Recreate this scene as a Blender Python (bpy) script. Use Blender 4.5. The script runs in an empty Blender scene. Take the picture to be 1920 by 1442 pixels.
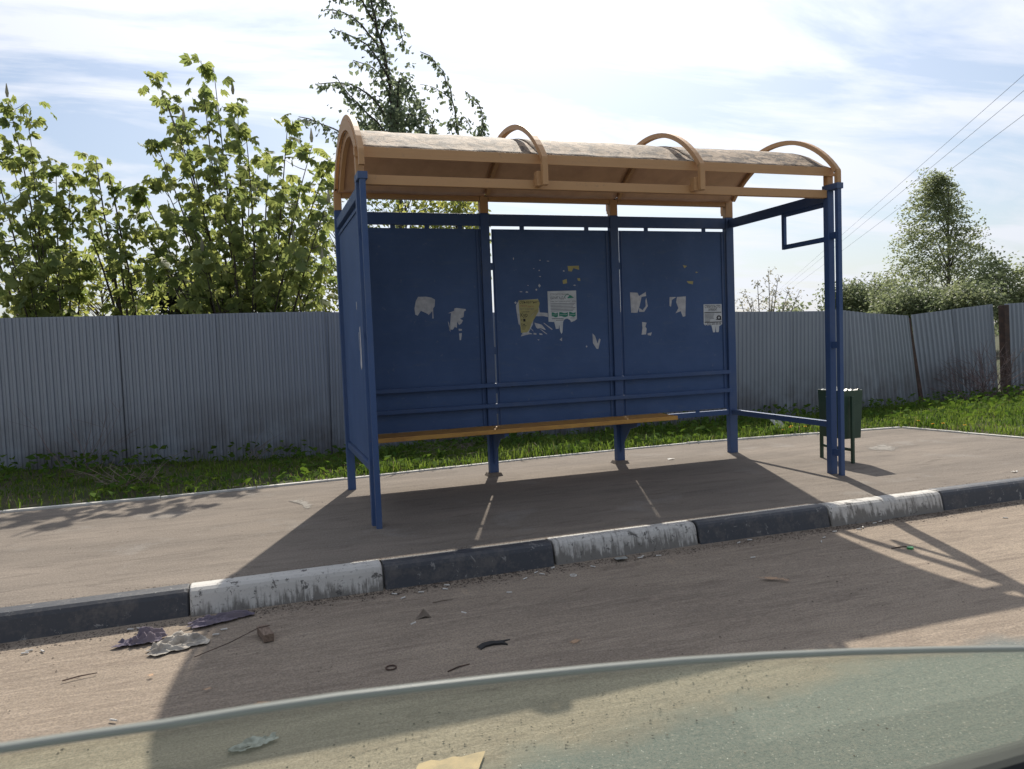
import bpy, math, random
import numpy as np
from mathutils import Vector, Matrix
R = math.radians
random.seed(7); rng = np.random.default_rng(7)
scene = bpy.context.scene
col = scene.collection

# ---------------- camera ----------------
def cam_matrix(pos, yaw, pitch, roll):
    cy, sy = math.cos(yaw), math.sin(yaw); cp, sp = math.cos(pitch), math.sin(pitch)
    f = Vector((sy*cp, cy*cp, sp)); r = Vector((cy, -sy, 0)); u = r.cross(f)
    cr, sr = math.cos(roll), math.sin(roll)
    r2 = cr*r + sr*u; u2 = -sr*r + cr*u
    m = Matrix((r2, u2, -f)).transposed().to_4x4(); m.translation = Vector(pos)
    return m
cd = bpy.data.cameras.new('camera'); cam = bpy.data.objects.new('camera', cd); col.objects.link(cam)
cam.matrix_world = cam_matrix((-0.6606, -4.7387, 1.12), .32461, -.056773, -.03843694)
cd.sensor_fit = 'HORIZONTAL'; cd.sensor_width = 36; cd.lens = 1414.85/1920*36
cd.clip_start = .02; cd.clip_end = 3000
cd.dof.use_dof = True; cd.dof.focus_distance = 6.6; cd.dof.aperture_fstop = 17
scene.camera = cam

# ---------------- sun, sky, exposure ----------------
SUN = Vector((.37, .94, 1.0)).normalized()
EL = math.asin(SUN.z); AZ = math.atan2(SUN.x, SUN.y)
sd = bpy.data.lights.new('sun', 'SUN'); sd.energy = 4.2; sd.angle = R(.55); sd.color = (1, .93, .82)
so = bpy.data.objects.new('sun', sd); col.objects.link(so)
so.rotation_euler = SUN.to_track_quat('Z', 'Y').to_euler()
vs = scene.view_settings; vs.view_transform = 'Standard'; vs.look = 'None'; vs.gamma = 1; vs.exposure = .48; vs.use_curve_mapping = False

def N(nt, typ, ins=None, **kw):
    n = nt.nodes.new(typ)
    for k, v in kw.items(): setattr(n, k, v)
    for k, v in (ins or {}).items():
        s = n.inputs[k]
        if isinstance(v, bpy.types.NodeSocket): nt.links.new(v, s)
        else: s.default_value = v
    return n
def mth(nt, op, a, b=0., c=0., clamp=False):
    return N(nt, 'ShaderNodeMath', {0: a, 1: b, 2: c}, operation=op, use_clamp=clamp).outputs[0]
def ramp(nt, fac, stops):
    n = N(nt, 'ShaderNodeValToRGB', {0: fac}); cr = n.color_ramp
    while len(cr.elements) < len(stops): cr.elements.new(.5)
    for e, (p, c) in zip(cr.elements, stops):
        e.position = p; e.color = (c, c, c, 1) if not isinstance(c, tuple) else (*c[:3], 1)
    return n.outputs[0]
def mix(nt, fac, a, b):
    n = nt.nodes.new('ShaderNodeMix'); n.data_type = 'RGBA'
    for idx, v in ((0, fac), (6, a), (7, b)):
        if isinstance(v, bpy.types.NodeSocket): nt.links.new(v, n.inputs[idx])
        else: n.inputs[idx].default_value = v if idx == 0 else (*v[:3], 1)
    return n.outputs[2]
def noise(nt, vec, scale, detail=4, rough=.55, dist=0.):
    return N(nt, 'ShaderNodeTexNoise', {'Vector': vec, 'Scale': scale, 'Detail': detail, 'Roughness': rough, 'Distortion': dist}).outputs[0]

w = bpy.data.worlds.new('World'); scene.world = w; w.use_nodes = True
nt = w.node_tree; nt.nodes.clear()
sky = N(nt, 'ShaderNodeTexSky', sky_type='NISHITA'); sky.sun_disc = False
sky.sun_elevation = EL; sky.sun_rotation = AZ; sky.air_density = 1.0; sky.dust_density = 1.2
gen = N(nt, 'ShaderNodeTexCoord').outputs['Generated']
sep = N(nt, 'ShaderNodeSeparateXYZ', {0: gen})
zc = mth(nt, 'ADD', mth(nt, 'MAXIMUM', sep.outputs[2], 0.), .16)
px = mth(nt, 'DIVIDE', sep.outputs[0], zc); py = mth(nt, 'DIVIDE', sep.outputs[1], zc)
pv = N(nt, 'ShaderNodeCombineXYZ', {0: px, 1: py, 2: 0.}).outputs[0]
mp = N(nt, 'ShaderNodeMapping', {'Vector': pv, 'Rotation': (0, 0, R(20)), 'Scale': (.75, 1.9, 1), 'Location': (11.3, 1.5, 0)}).outputs[0]
n1 = noise(nt, mp, 1.15, 9, .58, .9)
n2 = noise(nt, mp, 3.2, 8, .6, .3)
cn = mth(nt, 'ADD', mth(nt, 'MULTIPLY', n1, .8), mth(nt, 'MULTIPLY', n2, .2))
cov = ramp(nt, cn, [(.43, 0.), (.50, .5), (.57, 1.)])
dot = N(nt, 'ShaderNodeVectorMath', {0: gen, 1: SUN}, operation='DOT_PRODUCT').outputs['Value']
dot = mth(nt, 'MAXIMUM', dot, 0.)
fwd = mth(nt, 'POWER', dot, 3.0)      # thin cloud scatters sunlight forwards
glow = mth(nt, 'MULTIPLY', mth(nt, 'POWER', dot, 16.0), 1.1)
cb = mth(nt, 'ADD', .56, mth(nt, 'MULTIPLY', fwd, .34))
cb = mth(nt, 'ADD', cb, glow)
cloud = N(nt, 'ShaderNodeVectorMath', {0: (.93, .965, 1.05), 3: cb}, operation='SCALE').outputs[0]
blue = N(nt, 'ShaderNodeVectorMath', {0: sky.outputs[0], 3: .088}, operation='SCALE').outputs[0]
hz = ramp(nt, sep.outputs[2], [(0., .75), (.12, .45), (.45, 0.)])     # milky air low down
veil = N(nt, 'ShaderNodeVectorMath', {0: (.80, .90, 1.06), 3: mth(nt, 'ADD', .37, mth(nt, 'MULTIPLY', fwd, .34))}, operation='SCALE').outputs[0]
blue = N(nt, 'ShaderNodeVectorMath', {0: blue, 1: N(nt, 'ShaderNodeVectorMath', {0: (.9, .95, 1.), 3: mth(nt, 'MULTIPLY', glow, .55)}, operation='SCALE').outputs[0]}, operation='ADD').outputs[0]
blue = mix(nt, mth(nt, 'ADD', mth(nt, 'MULTIPLY', hz, .72), .06), blue, veil)
skyc = mix(nt, mth(nt, 'MULTIPLY', cov, .88), blue, cloud)
bg = N(nt, 'ShaderNodeBackground', {0: skyc, 1: 1.0})
nt.links.new(bg.outputs[0], N(nt, 'ShaderNodeOutputWorld').inputs[0])

# ---------------- materials ----------------
def newmat(name):
    m = bpy.data.materials.new(name); m.use_nodes = True
    nt = m.node_tree; nt.nodes.clear()
    out = N(nt, 'ShaderNodeOutputMaterial')
    return m, nt, out
def wpos(nt): return N(nt, 'ShaderNodeNewGeometry').outputs['Position']
def opos(nt): return N(nt, 'ShaderNodeTexCoord').outputs['Object']
def finish(nt, out, c, rough, h=None, strength=.3, dist=.01, metal=0., spec=.5):
    b = N(nt, 'ShaderNodeBsdfPrincipled', {'Base Color': c if isinstance(c, bpy.types.NodeSocket) else (*c[:3], 1), 'Roughness': rough, 'Metallic': metal, 'Specular IOR Level': spec})
    if h is not None:
        nt.links.new(N(nt, 'ShaderNodeBump', {'Height': h, 'Strength': strength, 'Distance': dist}).outputs[0], b.inputs['Normal'])
    nt.links.new(b.outputs[0], out.inputs[0]); return b
def simple(name, c1, c2=None, scale=12, rough=.6, bump=.2, dist=.004, metal=0., spec=.5, stretch=(1, 1, 1), lo=.4, hi=.65):
    m, nt, out = newmat(name)
    v = N(nt, 'ShaderNodeMapping', {'Vector': wpos(nt), 'Scale': stretch}).outputs[0]
    n = noise(nt, v, scale, 6, .6)
    c = mix(nt, ramp(nt, n, [(lo, 0.), (hi, 1.)]), c1, c2 or tuple(x*.75 for x in c1))
    finish(nt, out, c, rough, n, bump, dist, metal, spec); return m
M = {}
# blue gloss paint on steel, brushed by hand, dusty
m, nt, out = newmat('blue_paint'); p = wpos(nt)
st = N(nt, 'ShaderNodeMapping', {'Vector': p, 'Scale': (3, 3, 26)}).outputs[0]
b = noise(nt, st, 3, 5, .6); g = noise(nt, p, 5, 6, .6); ds = noise(nt, p, 1.6, 7, .65)
c = mix(nt, g, (.029, .066, .165), (.046, .090, .212))
c = mix(nt, ramp(nt, ds, [(.48, 0.), (.72, .4)]), c, (.13, .15, .19))
c = mix(nt, ramp(nt, noise(nt, p, 30, 8, .75), [(.64, 0.), (.68, .8)]), c, (.085, .06, .05))
finish(nt, out, c, mix(nt, b, (.42,)*3, (.62,)*3), b, .25, .004, spec=.4); M['blue'] = m
# panel sheet: worn rolled paint with old glue stains
m, nt, out = newmat('blue_panel_paint'); p = wpos(nt)
st = N(nt, 'ShaderNodeMapping', {'Vector': p, 'Scale': (2.2, 2.2, 12)}).outputs[0]
b = noise(nt, st, 3, 5, .65); g = noise(nt, p, 2.3, 7, .62); ds = noise(nt, p, 22, 7, .7)
c = mix(nt, ramp(nt, g, [(.3, 0.), (.7, 1.)]), (.038, .078, .182), (.058, .106, .23))
c = mix(nt, ramp(nt, b, [(.55, 0.), (.8, .30)]), c, (.12, .15, .18))
c = mix(nt, ramp(nt, ds, [(.62, 0.), (.70, .4)]), c, (.19, .21, .25))
finish(nt, out, c, .6, b, .3, .004, spec=.35); M['panel'] = m
# faded orange-brown paint
m, nt, out = newmat('orange_paint'); p = wpos(nt)
g = noise(nt, p, 6, 6, .6); ds = noise(nt, p, 24, 5, .7)
c = mix(nt, g, (.43, .235, .10), (.50, .285, .13))
c = mix(nt, ramp(nt, ds, [(.6, 0.), (.75, .5)]), c, (.14, .10, .08))
finish(nt, out, c, .55, ds, .15, .003); M['orange'] = m
M['lining'] = simple('flare_lightened_orange_paint', (.62, .38, .22), (.52, .31, .18), 6, .5, .1, .002)  # lighter copy of the orange paint, imitating lens flare under the roof
# roof skin: painted sheet overgrown with dust and lichen
m, nt, out = newmat('lichened_roof_sheet'); p = wpos(nt)
nrm = N(nt, 'ShaderNodeNewGeometry').outputs['True Normal']
tz = N(nt, 'ShaderNodeTexCoord').outputs['Normal']
g = noise(nt, p, 5, 8, .65, .4); f = noise(nt, p, 38, 8, .72); k = noise(nt, p, 12, 9, .7, .6)
c = mix(nt, ramp(nt, g, [(.35, 0.), (.62, 1.)]), (.38, .285, .20), (.25, .175, .11))
c = mix(nt, ramp(nt, noise(nt, p, 2.6, 9, .72, 1.2), [(.50, 0.), (.58, .75)]), c, (.11, .085, .062))
c = mix(nt, ramp(nt, k, [(.48, 0.), (.55, .92)]), c, (.065, .048, .034))
c = mix(nt, ramp(nt, f, [(.56, 0.), (.63, .75)]), c, (.06, .05, .045))
c = mix(nt, ramp(nt, f, [(.30, .5), (.40, 0.)]), c, (.40, .35, .29))
finish(nt, out, c, .75, k, .6, .012, spec=.3); M['roof'] = m
M['bench'] = simple('bench_orange_paint', (.55, .29, .055), (.42, .20, .045), 9, .5, .2, .003, stretch=(1, 4, 4))
# asphalt footway with sand dust
def ground_mat(name, road):
    m, nt, out = newmat(name); p = wpos(nt)
    s = N(nt, 'ShaderNodeSeparateXYZ', {0: p})
    along = N(nt, 'ShaderNodeMapping', {'Vector': p, 'Scale': (.55, 2.6, 1), 'Rotation': (0, 0, R(4))}).outputs[0]
    big = noise(nt, along, 1.1, 8, .6, .5); mid = noise(nt, along, 5, 8, .65, .8)
    fine = noise(nt, p, 70, 6, .75); grit = noise(nt, p, 120, 4, .7)
    sp = N(nt, 'ShaderNodeTexVoronoi', {'Vector': p, 'Scale': 42.}).outputs['Distance']
    if road:
        c = mix(nt, ramp(nt, big, [(.35, 0.), (.65, 1.)]), (.315, .256, .196), (.235, .19, .148))
        c = mix(nt, ramp(nt, mid, [(.52, 0.), (.68, .55)]), c, (.145, .11, .088))
        c = mix(nt, ramp(nt, noise(nt, N(nt, 'ShaderNodeMapping', {'Vector': p, 'Scale': (1.1, 9, 1), 'Rotation': (0, 0, R(6))}).outputs[0], 2.4, 9, .7, 1.0), [(.50, 0.), (.60, .5)]), c, (.38, .31, .24))
        c = mix(nt, ramp(nt, noise(nt, N(nt, 'ShaderNodeMapping', {'Vector': p, 'Scale': (1.5, 7, 1), 'Rotation': (0, 0, R(-5))}).outputs[0], 3.1, 8, .7, 1.6), [(.60, 0.), (.66, .55)]), c, (.15, .115, .09))
        asph = mix(nt, ramp(nt, grit, [(.40, 0.), (.60, 1.)]), (.105, .122, .115), (.25, .268, .25))
        asph = mix(nt, ramp(nt, sp, [(.10, .8), (.2, 0.)]), asph, (.40, .39, .35))
        wob = mth(nt, 'MULTIPLY', mth(nt, 'SUBTRACT', noise(nt, p, 2.2, 6, .6), .5), .50)
        edge = mth(nt, 'ADD', s.outputs[1], wob)
        t = N(nt, 'ShaderNodeMapRange', {0: edge, 1: -2.54, 2: -2.68}).outputs[0]
        c = mix(nt, t, c, asph)
        clods = N(nt, 'ShaderNodeTexVoronoi', {'Vector': along, 'Scale': 26.}).outputs['Distance']
        c = mix(nt, ramp(nt, clods, [(.07, .55), (.13, 0.)]), c, (.11, .085, .065))
    else:
        c = mix(nt, ramp(nt, big, [(.33, 0.), (.66, 1.)]), (.245, .208, .172), (.165, .142, .12))
        c = mix(nt, ramp(nt, mid, [(.50, 0.), (.70, .6)]), c, (.10, .085, .073))
        c = mix(nt, ramp(nt, noise(nt, p, 1.7, 7, .6), [(.58, 0.), (.66, .5)]), c, (.27, .25, .225))
        c = mix(nt, ramp(nt, sp, [(.08, .5), (.14, 0.)]), c, (.10, .09, .08))
    c = mix(nt, ramp(nt, grit, [(.45, 0.), (.56, .45)]), c, (.10, .085, .07))
    c = mix(nt, ramp(nt, fine, [(.52, 0.), (.66, .40)]), c, (.34, .29, .245))
    h = mth(nt, 'ADD', mth(nt, 'MULTIPLY', fine, .5), mth(nt, 'ADD', mth(nt, 'MULTIPLY', grit, .12), mth(nt, 'MULTIPLY', mid, 1.3)))
    finish(nt, out, c, .92, h, .55, .012, spec=.2); return m
M['walk'] = ground_mat('dusty_footway_asphalt', False); M['road'] = ground_mat('sandy_road_surface', True)
M['soil'] = simple('soil', (.07, .065, .038), (.045, .06, .022), 2.5, .95, .4, .02, spec=.2)
def kerb_mat(name, white):
    m, nt, out = newmat(name); p = wpos(nt)
    z = N(nt, 'ShaderNodeSeparateXYZ', {0: p}).outputs[2]
    st = N(nt, 'ShaderNodeMapping', {'Vector': p, 'Scale': (42, 5, 5)}).outputs[0]
    drip = noise(nt, st, 1.6, 6, .65); g = noise(nt, p, 9, 7, .65); f = noise(nt, p, 60, 6, .7)
    orn = N(nt, 'ShaderNodeObjectInfo').outputs['Random']
    p2 = N(nt, 'ShaderNodeVectorMath', {0: p, 1: (1.7, 3.1, 0)}, operation='ADD').outputs[0]
    chip = noise(nt, p2, 17, 8, .75, .6); low = N(nt, 'ShaderNodeMapRange', {0: z, 1: -.03, 2: -.13}).outputs[0]     # road splash wears the paint near the ground
    if white:
        c = mix(nt, g, (.55, .53, .49), (.43, .41, .38))
        wear = ramp(nt, mth(nt, 'ADD', mth(nt, 'MULTIPLY', drip, .55), mth(nt, 'ADD', mth(nt, 'MULTIPLY', g, .35), mth(nt, 'ADD', mth(nt, 'MULTIPLY', low, .22), mth(nt, 'MULTIPLY', orn, .13)))), [(.55, 0.), (.66, .88)])
        c = mix(nt, wear, c, (.13, .12, .105))
        c = mix(nt, ramp(nt, f, [(.58, 0.), (.66, .6)]), c, (.10, .095, .085))
        c = mix(nt, ramp(nt, chip, [(.585, 0.), (.61, .9)]), c, (.07, .065, .06))
    else:
        c = mix(nt, g, (.045, .050, .060), (.028, .030, .038))
        c = mix(nt, ramp(nt, mth(nt, 'ADD', mth(nt, 'MULTIPLY', g, .6), mth(nt, 'MULTIPLY', f, .35)), [(.46, 0.), (.60, .45)]), c, (.15, .135, .12))
        c = mix(nt, ramp(nt, chip, [(.60, 0.), (.63, .7)]), c, (.26, .25, .235))
    finish(nt, out, c, .55 if not white else .7, f, .3, .004, spec=.5); return m
M['kwhite'] = kerb_mat('worn_white_kerb_paint', True); M['kblack'] = kerb_mat('worn_black_kerb_paint', False)
M['edging'] = simple('pale_concrete_edging', (.62, .60, .55), (.48, .46, .42), 14, .85, .3, .004, spec=.3)
# galvanised sheet
m, nt, out = newmat('galvanised_sheet'); p = wpos(nt)
g = noise(nt, N(nt, 'ShaderNodeMapping', {'Vector': p, 'Scale': (1, 1, .25)}).outputs[0], 2.4, 6, .6); f = noise(nt, p, 30, 5, .7)
z = N(nt, 'ShaderNodeSeparateXYZ', {0: p}).outputs[2]
c = mix(nt, g, (.215, .238, .275), (.29, .31, .345))
c = mix(nt, ramp(nt, f, [(.62, 0.), (.75, .25)]), c, (.20, .19, .19))
c = mix(nt, mth(nt, 'MULTIPLY', N(nt, 'ShaderNodeMapRange', {0: z, 1: .75, 2: .05}).outputs[0], ramp(nt, noise(nt, p, 3, 6, .6), [(.35, 0.), (.62, .9)])), c, (.13, .12, .125))
finish(nt, out, c, .45, f, .05, .003, metal=.35); M['zinc'] = m
M['rust'] = simple('rusty_brown_steel', (.045, .028, .022), (.09, .05, .035), 14, .8, .4, .005)
M['green'] = simple('dark_green_paint', (.018, .050, .030), (.028, .065, .04), 10, .5, .15, .003)
M['paper'] = simple('weathered_white_paper', (.52, .52, .53), (.38, .38, .40), 20, .9, .3, .002, spec=.2)
M['paper2'] = simple('notice_paper', (.58, .60, .61), (.48, .50, .52), 14, .85, .2, .002, spec=.2)
M['yellow'] = simple('yellow_paper', (.40, .36, .16), (.35, .31, .15), 16, .85, .2, .002, spec=.2)
M['ink'] = simple('black_ink', (.02, .02, .025), rough=.8, bump=0)
M['grey_ink'] = simple('grey_ink', (.10, .11, .13), rough=.8, bump=0)
M['green_ink'] = simple('green_ink', (.03, .22, .15), rough=.8, bump=0)
M['red_ink'] = simple('red_ink', (.32, .10, .08), rough=.8, bump=0)
M['bark'] = simple('bark', (.055, .042, .033), (.085, .07, .058), 22, .9, .6, .01)
M['bark_pale'] = simple('pale_bark', (.16, .14, .12), (.07, .06, .05), 18, .9, .5, .01)
M['twig'] = simple('dry_twig', (.20, .165, .13), (.13, .10, .08), 20, .9, .2, .003)
M['redtwig'] = simple('reddish_twig', (.13, .085, .085), (.18, .14, .13), 20, .9, .2, .003)
M['rubber'] = simple('black_rubber', (.012, .012, .013), rough=.6, bump=.1)
M['carpaint'] = simple('dark_car_paint', (.015, .018, .016), rough=.35, bump=0)
M['white'] = simple('white_litter', (.62, .60, .56), (.45, .43, .39), 60, .8, .2, .002)
M['wood'] = simple('weathered_wood', (.21, .15, .11), (.11, .075, .055), 20, .85, .5, .004, stretch=(6, 1, 6))
M['cloth_w'] = simple('dirty_white_cloth', (.42, .39, .34), (.24, .21, .18), 22, .95, .6, .008)
M['cloth_p'] = simple('purple_grey_cloth', (.115, .10, .135), (.18, .15, .17), 9, .95, .6, .008)
M['bottlegreen'] = simple('green_cap', (.03, .25, .06), rough=.4, bump=0)
M['paintmark'] = simple('worn_yellow_paint', (.50, .36, .21), (.36, .27, .17), 18, .85, .3, .003)
M['sandmark_'] = simple('pale_orange_sand', (.47, .31, .18), (.33, .24, .17), 16, .95, .4, .004)
M['pale_dust'] = simple('cement_spill', (.33, .31, .28), (.22, .20, .175), 14, .95, .4, .004)
M['petal'] = simple('dandelion_yellow', (.75, .45, .01), (.65, .33, .01), 60, .8, .2, .002)
M['black_debris'] = simple('dark_crumbs', (.045, .036, .03), (.12, .09, .07), 60, .9, .2, .002)
M['bag'] = simple('clear_film', (.30, .31, .29), rough=.3, bump=.2)
def broken(name, c1, c2, thr, fall):       # thin, patchy film on the ground: the base shows through
    m, nt, out = newmat(name); p = wpos(nt); o = opos(nt)
    n = noise(nt, p, 28, 7, .65); c = mix(nt, n, c1, c2)
    d = N(nt, 'ShaderNodeBsdfPrincipled', {'Base Color': c, 'Roughness': .95, 'Specular IOR Level': .1})
    e = N(nt, 'ShaderNodeAttribute', attribute_name='edge').outputs['Fac']
    f = mth(nt, 'ADD', mth(nt, 'MULTIPLY', noise(nt, p, 14, 7, .7), .9), mth(nt, 'MULTIPLY', e, fall))
    f = ramp(nt, f, [(thr, 0.), (thr+.16, .8)])
    mx = N(nt, 'ShaderNodeMixShader', {0: f, 1: N(nt, 'ShaderNodeBsdfTransparent').outputs[0], 2: d.outputs[0]}); nt.links.new(mx.outputs[0], out.inputs[0]); return m
M['sandmark'] = broken('pale_orange_sand_film', (.50, .32, .19), (.38, .27, .19), .58, .45)
M['pale_dust'] = broken('cement_film', (.36, .34, .31), (.26, .24, .21), .58, .40)
def leafmat(name, c1, c2, trans=.45, scale=3., rough=.5, spec=.15):
    m, nt, out = newmat(name); p = wpos(nt)
    rnd = noise(nt, p, scale, 3, .6)
    c = mix(nt, ramp(nt, rnd, [(.35, 0.), (.65, 1.)]), c1, c2)
    d = N(nt, 'ShaderNodeBsdfPrincipled', {'Base Color': c, 'Roughness': rough, 'Specular IOR Level': spec})
    hs = N(nt, 'ShaderNodeHueSaturation', {'Color': c, 'Hue': .485, 'Saturation': 1.12, 'Value': 1.9}).outputs[0]
    t = N(nt, 'ShaderNodeBsdfTranslucent', {0: hs})
    mx = N(nt, 'ShaderNodeMixShader', {0: trans, 1: d.outputs[0], 2: t.outputs[0]})
    nt.links.new(mx.outputs[0], out.inputs[0]); return m
M['leaf_chest'] = leafmat('broad_spring_leaf', (.125, .17, .065), (.225, .255, .095), .5, 3.5)
M['leaf_under'] = leafmat('shrub_leaf', (.15, .19, .065), (.28, .29, .09), .55, 4)
M['leaf_dark'] = leafmat('small_dark_leaf', (.10, .13, .09), (.15, .18, .11), .45, 4)
M['leaf_birch'] = leafmat('birch_leaf', (.14, .17, .09), (.20, .23, .125), .5, 1.2)
M['leaf_bush'] = leafmat('far_bush_leaf', (.11, .14, .08), (.155, .18, .10), .42, .9)
M['leaf_pale'] = leafmat('pale_blossom', (.20, .20, .14), (.36, .35, .28), .35, 2)
M['leaf_conifer'] = leafmat('conifer_needle', (.025, .035, .022), (.045, .055, .03), .1, 3)
M['grass'] = leafmat('grass_blade', (.055, .10, .022), (.12, .17, .04), .45, 2.2, .7, .05)
M['weed'] = leafmat('weed_leaf', (.045, .09, .02), (.085, .135, .03), .35, 9, .8, .02)
M['dry'] = leafmat('dry_grass', (.22, .18, .11), (.13, .10, .06), .3, 9)
# window glass: green tint, a film of dust, mirror-like at a slant
m, nt, out = newmat('tinted_car_glass')
tr = N(nt, 'ShaderNodeBsdfTransparent', {0: (.89, .92, .875, 1)})
gl = N(nt, 'ShaderNodeBsdfGlossy', {0: (1, 1, 1, 1), 'Roughness': .01})
fr = N(nt, 'ShaderNodeFresnel', {'IOR': 1.45})
df = N(nt, 'ShaderNodeBsdfTranslucent', {0: (.46, .50, .44, 1)})
m1 = N(nt, 'ShaderNodeMixShader', {0: .035, 1: tr.outputs[0], 2: df.outputs[0]})
m2 = N(nt, 'ShaderNodeMixShader', {0: mth(nt, 'MULTIPLY', fr.outputs[0], .22), 1: m1.outputs[0], 2: gl.outputs[0]})
nt.links.new(m2.outputs[0], out.inputs[0]); M['glass'] = m
# ground glass rim: scatters light, so it reads as a pale line
m, nt, out = newmat('ground_glass_rim')
tr = N(nt, 'ShaderNodeBsdfTranslucent', {0: (.40, .43, .40, 1)})
d = N(nt, 'ShaderNodeBsdfPrincipled', {'Base Color': (.34, .36, .34, 1), 'Roughness': .4})
mx = N(nt, 'ShaderNodeMixShader', {0: .5, 1: d.outputs[0], 2: tr.outputs[0]}); nt.links.new(mx.outputs[0], out.inputs[0]); M['rim'] = m

# ---------------- mesh helpers ----------------
class MB:
    def __init__(s): s.v = []; s.f = []
    def add(s, vs, fs):
        o = len(s.v); s.v += [tuple(v) for v in vs]; s.f += [tuple(i+o for i in f) for f in fs]; return s
    def box(s, a, b, rz=0, piv=None):
        x0, y0, z0 = a; x1, y1, z1 = b
        vs = [(x0, y0, z0), (x1, y0, z0), (x1, y1, z0), (x0, y1, z0), (x0, y0, z1), (x1, y0, z1), (x1, y1, z1), (x0, y1, z1)]
        return s.add(vs, [(0, 3, 2, 1), (4, 5, 6, 7), (0, 1, 5, 4), (1, 2, 6, 5), (2, 3, 7, 6), (3, 0, 4, 7)])
    def sweep(s, pts, prof, side):      # rectangular tube along a path; side = fixed lateral axis
        side = Vector(side).normalized(); n = len(pts); k = len(prof); vs = []
        for i, p in enumerate(pts):
            p = Vector(p); t = (Vector(pts[min(i+1, n-1)]) - Vector(pts[max(i-1, 0)])).normalized()
            up = side.cross(t).normalized()
            vs += [p + side*a + up*b for a, b in prof]
        fs = [tuple(i*k + j for j in range(k))[::-1], tuple((n-1)*k + j for j in range(k))]
        for i in range(n-1):
            for j in range(k):
                a = i*k+j; b = i*k+(j+1) % k
                fs.append((a, b, b+k, a+k))
        return s.add(vs, fs)
    def tube(s, pts, rad, k=6):
        n = len(pts); vs = []; pts = [Vector(p) for p in pts]
        if not isinstance(rad, (list, tuple)): rad = [rad]*n
        ref = Vector((.13, .37, .92))
        for i, p in enumerate(pts):
            t = (pts[min(i+1, n-1)] - pts[max(i-1, 0)]).normalized()
            a = t.cross(ref); a = a.normalized() if a.length > 1e-4 else t.orthogonal().normalized(); b = t.cross(a)
            for j in range(k):
                q = 2*math.pi*j/k; vs.append(p + (a*math.cos(q) + b*math.sin(q))*rad[i])
        fs = [tuple(range(k))[::-1], tuple((n-1)*k + j for j in range(k))]
        for i in range(n-1):
            for j in range(k):
                a = i*k+j; b = i*k+(j+1) % k; fs.append((a, b, b+k, a+k))
        return s.add(vs, fs)
    def prism(s, poly, org, u, v, n, t):   # poly in (u,v), thickness t along n
        org, u, v, n = map(Vector, (org, u, v, n)); k = len(poly)
        vs = [org+u*a+v*b for a, b in poly] + [org+u*a+v*b+n*t for a, b in poly]
        fs = [tuple(range(k)), tuple(range(k, 2*k))[::-1]] + [(i, i+k, (i+1) % k+k, (i+1) % k) for i in range(k)]
        return s.add(vs, fs)
    def build(s, name, mat, parent=None, bevel=0, smooth=False, **props):
        me = bpy.data.meshes.new(name); me.from_pydata(s.v, [], s.f); me.validate(); me.update()
        import bmesh
        bm = bmesh.new(); bm.from_mesh(me); bmesh.ops.recalc_face_normals(bm, faces=bm.faces)
        if bevel: bmesh.ops.bevel(bm, geom=[e for e in bm.edges if len(e.link_faces) == 2 and e.calc_face_angle(0) > .6], offset=bevel, segments=2, profile=.6, affect='EDGES')
        bm.to_mesh(me); bm.free()
        if mat: me.materials.append(mat)
        if smooth: me.shade_smooth()
        return link(name, me, parent, **props)
def link(name, me, parent=None, **props):
    o = bpy.data.objects.new(name, me); col.objects.link(o); o.parent = parent
    for k, v in props.items(): o[k] = v
    return o
def npmesh(name, V, F, mat, parent=None, smooth=False, **props):     # big triangle / quad soups
    me = bpy.data.meshes.new(name); V = np.asarray(V, np.float32); F = np.asarray(F, np.int32); k = F.shape[1]
    me.vertices.add(len(V)); me.vertices.foreach_set('co', V.ravel())
    me.loops.add(F.size); me.loops.foreach_set('vertex_index', F.ravel())
    me.polygons.add(len(F)); me.polygons.foreach_set('loop_start', np.arange(0, F.size, k, dtype=np.int32))
    me.update(calc_edges=True); me.materials.append(mat)
    if smooth: me.shade_smooth()
    return link(name, me, parent, **props)
def thing(name, label, cat, loc=(0, 0, 0), group=None, rz=0):
    o = bpy.data.objects.new(name, None); o.empty_display_size = .2; col.objects.link(o)
    o.location = loc; o.rotation_euler = (0, 0, rz); o['label'] = label; o['category'] = cat
    if group: o['group'] = group
    return o
def rebase(root, loc):        # put the Empty at its base while the parts, built in world space, stay put
    root.location = loc
    for ch in root.children: ch.location = ch.location - Vector(loc)

# ---------------- ground, road, footway ----------------
def gz(x, y):
    a = np.clip((np.asarray(x, float)-5.5)/3, 0, 1); b = np.clip((np.asarray(y, float)-1.6)/2.5, 0, 1)
    l = np.clip(-np.asarray(x, float)/3, 0, 1)
    return .012 - .11*a*b + (-.05+.13*l)*b*(1-a)
xs = np.r_[-600, -200, -60, -20, np.arange(-12, 18, .25), 20, 30, 60, 200, 600]; ys = np.r_[1.9, np.arange(2.1, 8, .3), 10, 16, 40, 120, 900]
def grid(xs, ys, zf):
    X, Y = np.meshgrid(xs, ys); Z = zf(X, Y); V = np.stack([X, Y, Z], -1).reshape(-1, 3); nx = len(xs)
    i, j = np.meshgrid(np.arange(nx-1), np.arange(len(ys)-1)); a = (j*nx+i).ravel()
    return V, np.stack([a, a+1, a+nx+1, a+nx], -1)
ys2 = np.r_[-.80, np.arange(-.6, 2.6, .2), np.arange(2.8, 8, .3), 10, 16, 40, 120, 900]
def gz2(X, Y):
    z = gz(X, Y) - .004
    inside = (X < 6.6) & (Y < 2.3)
    return np.where(inside, -.03, z) + rng.normal(0, .004, X.shape)*(~inside)
V, F = grid(xs, ys2, gz2); npmesh('ground', V, F, M['soil'], smooth=True, kind='structure')
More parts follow.
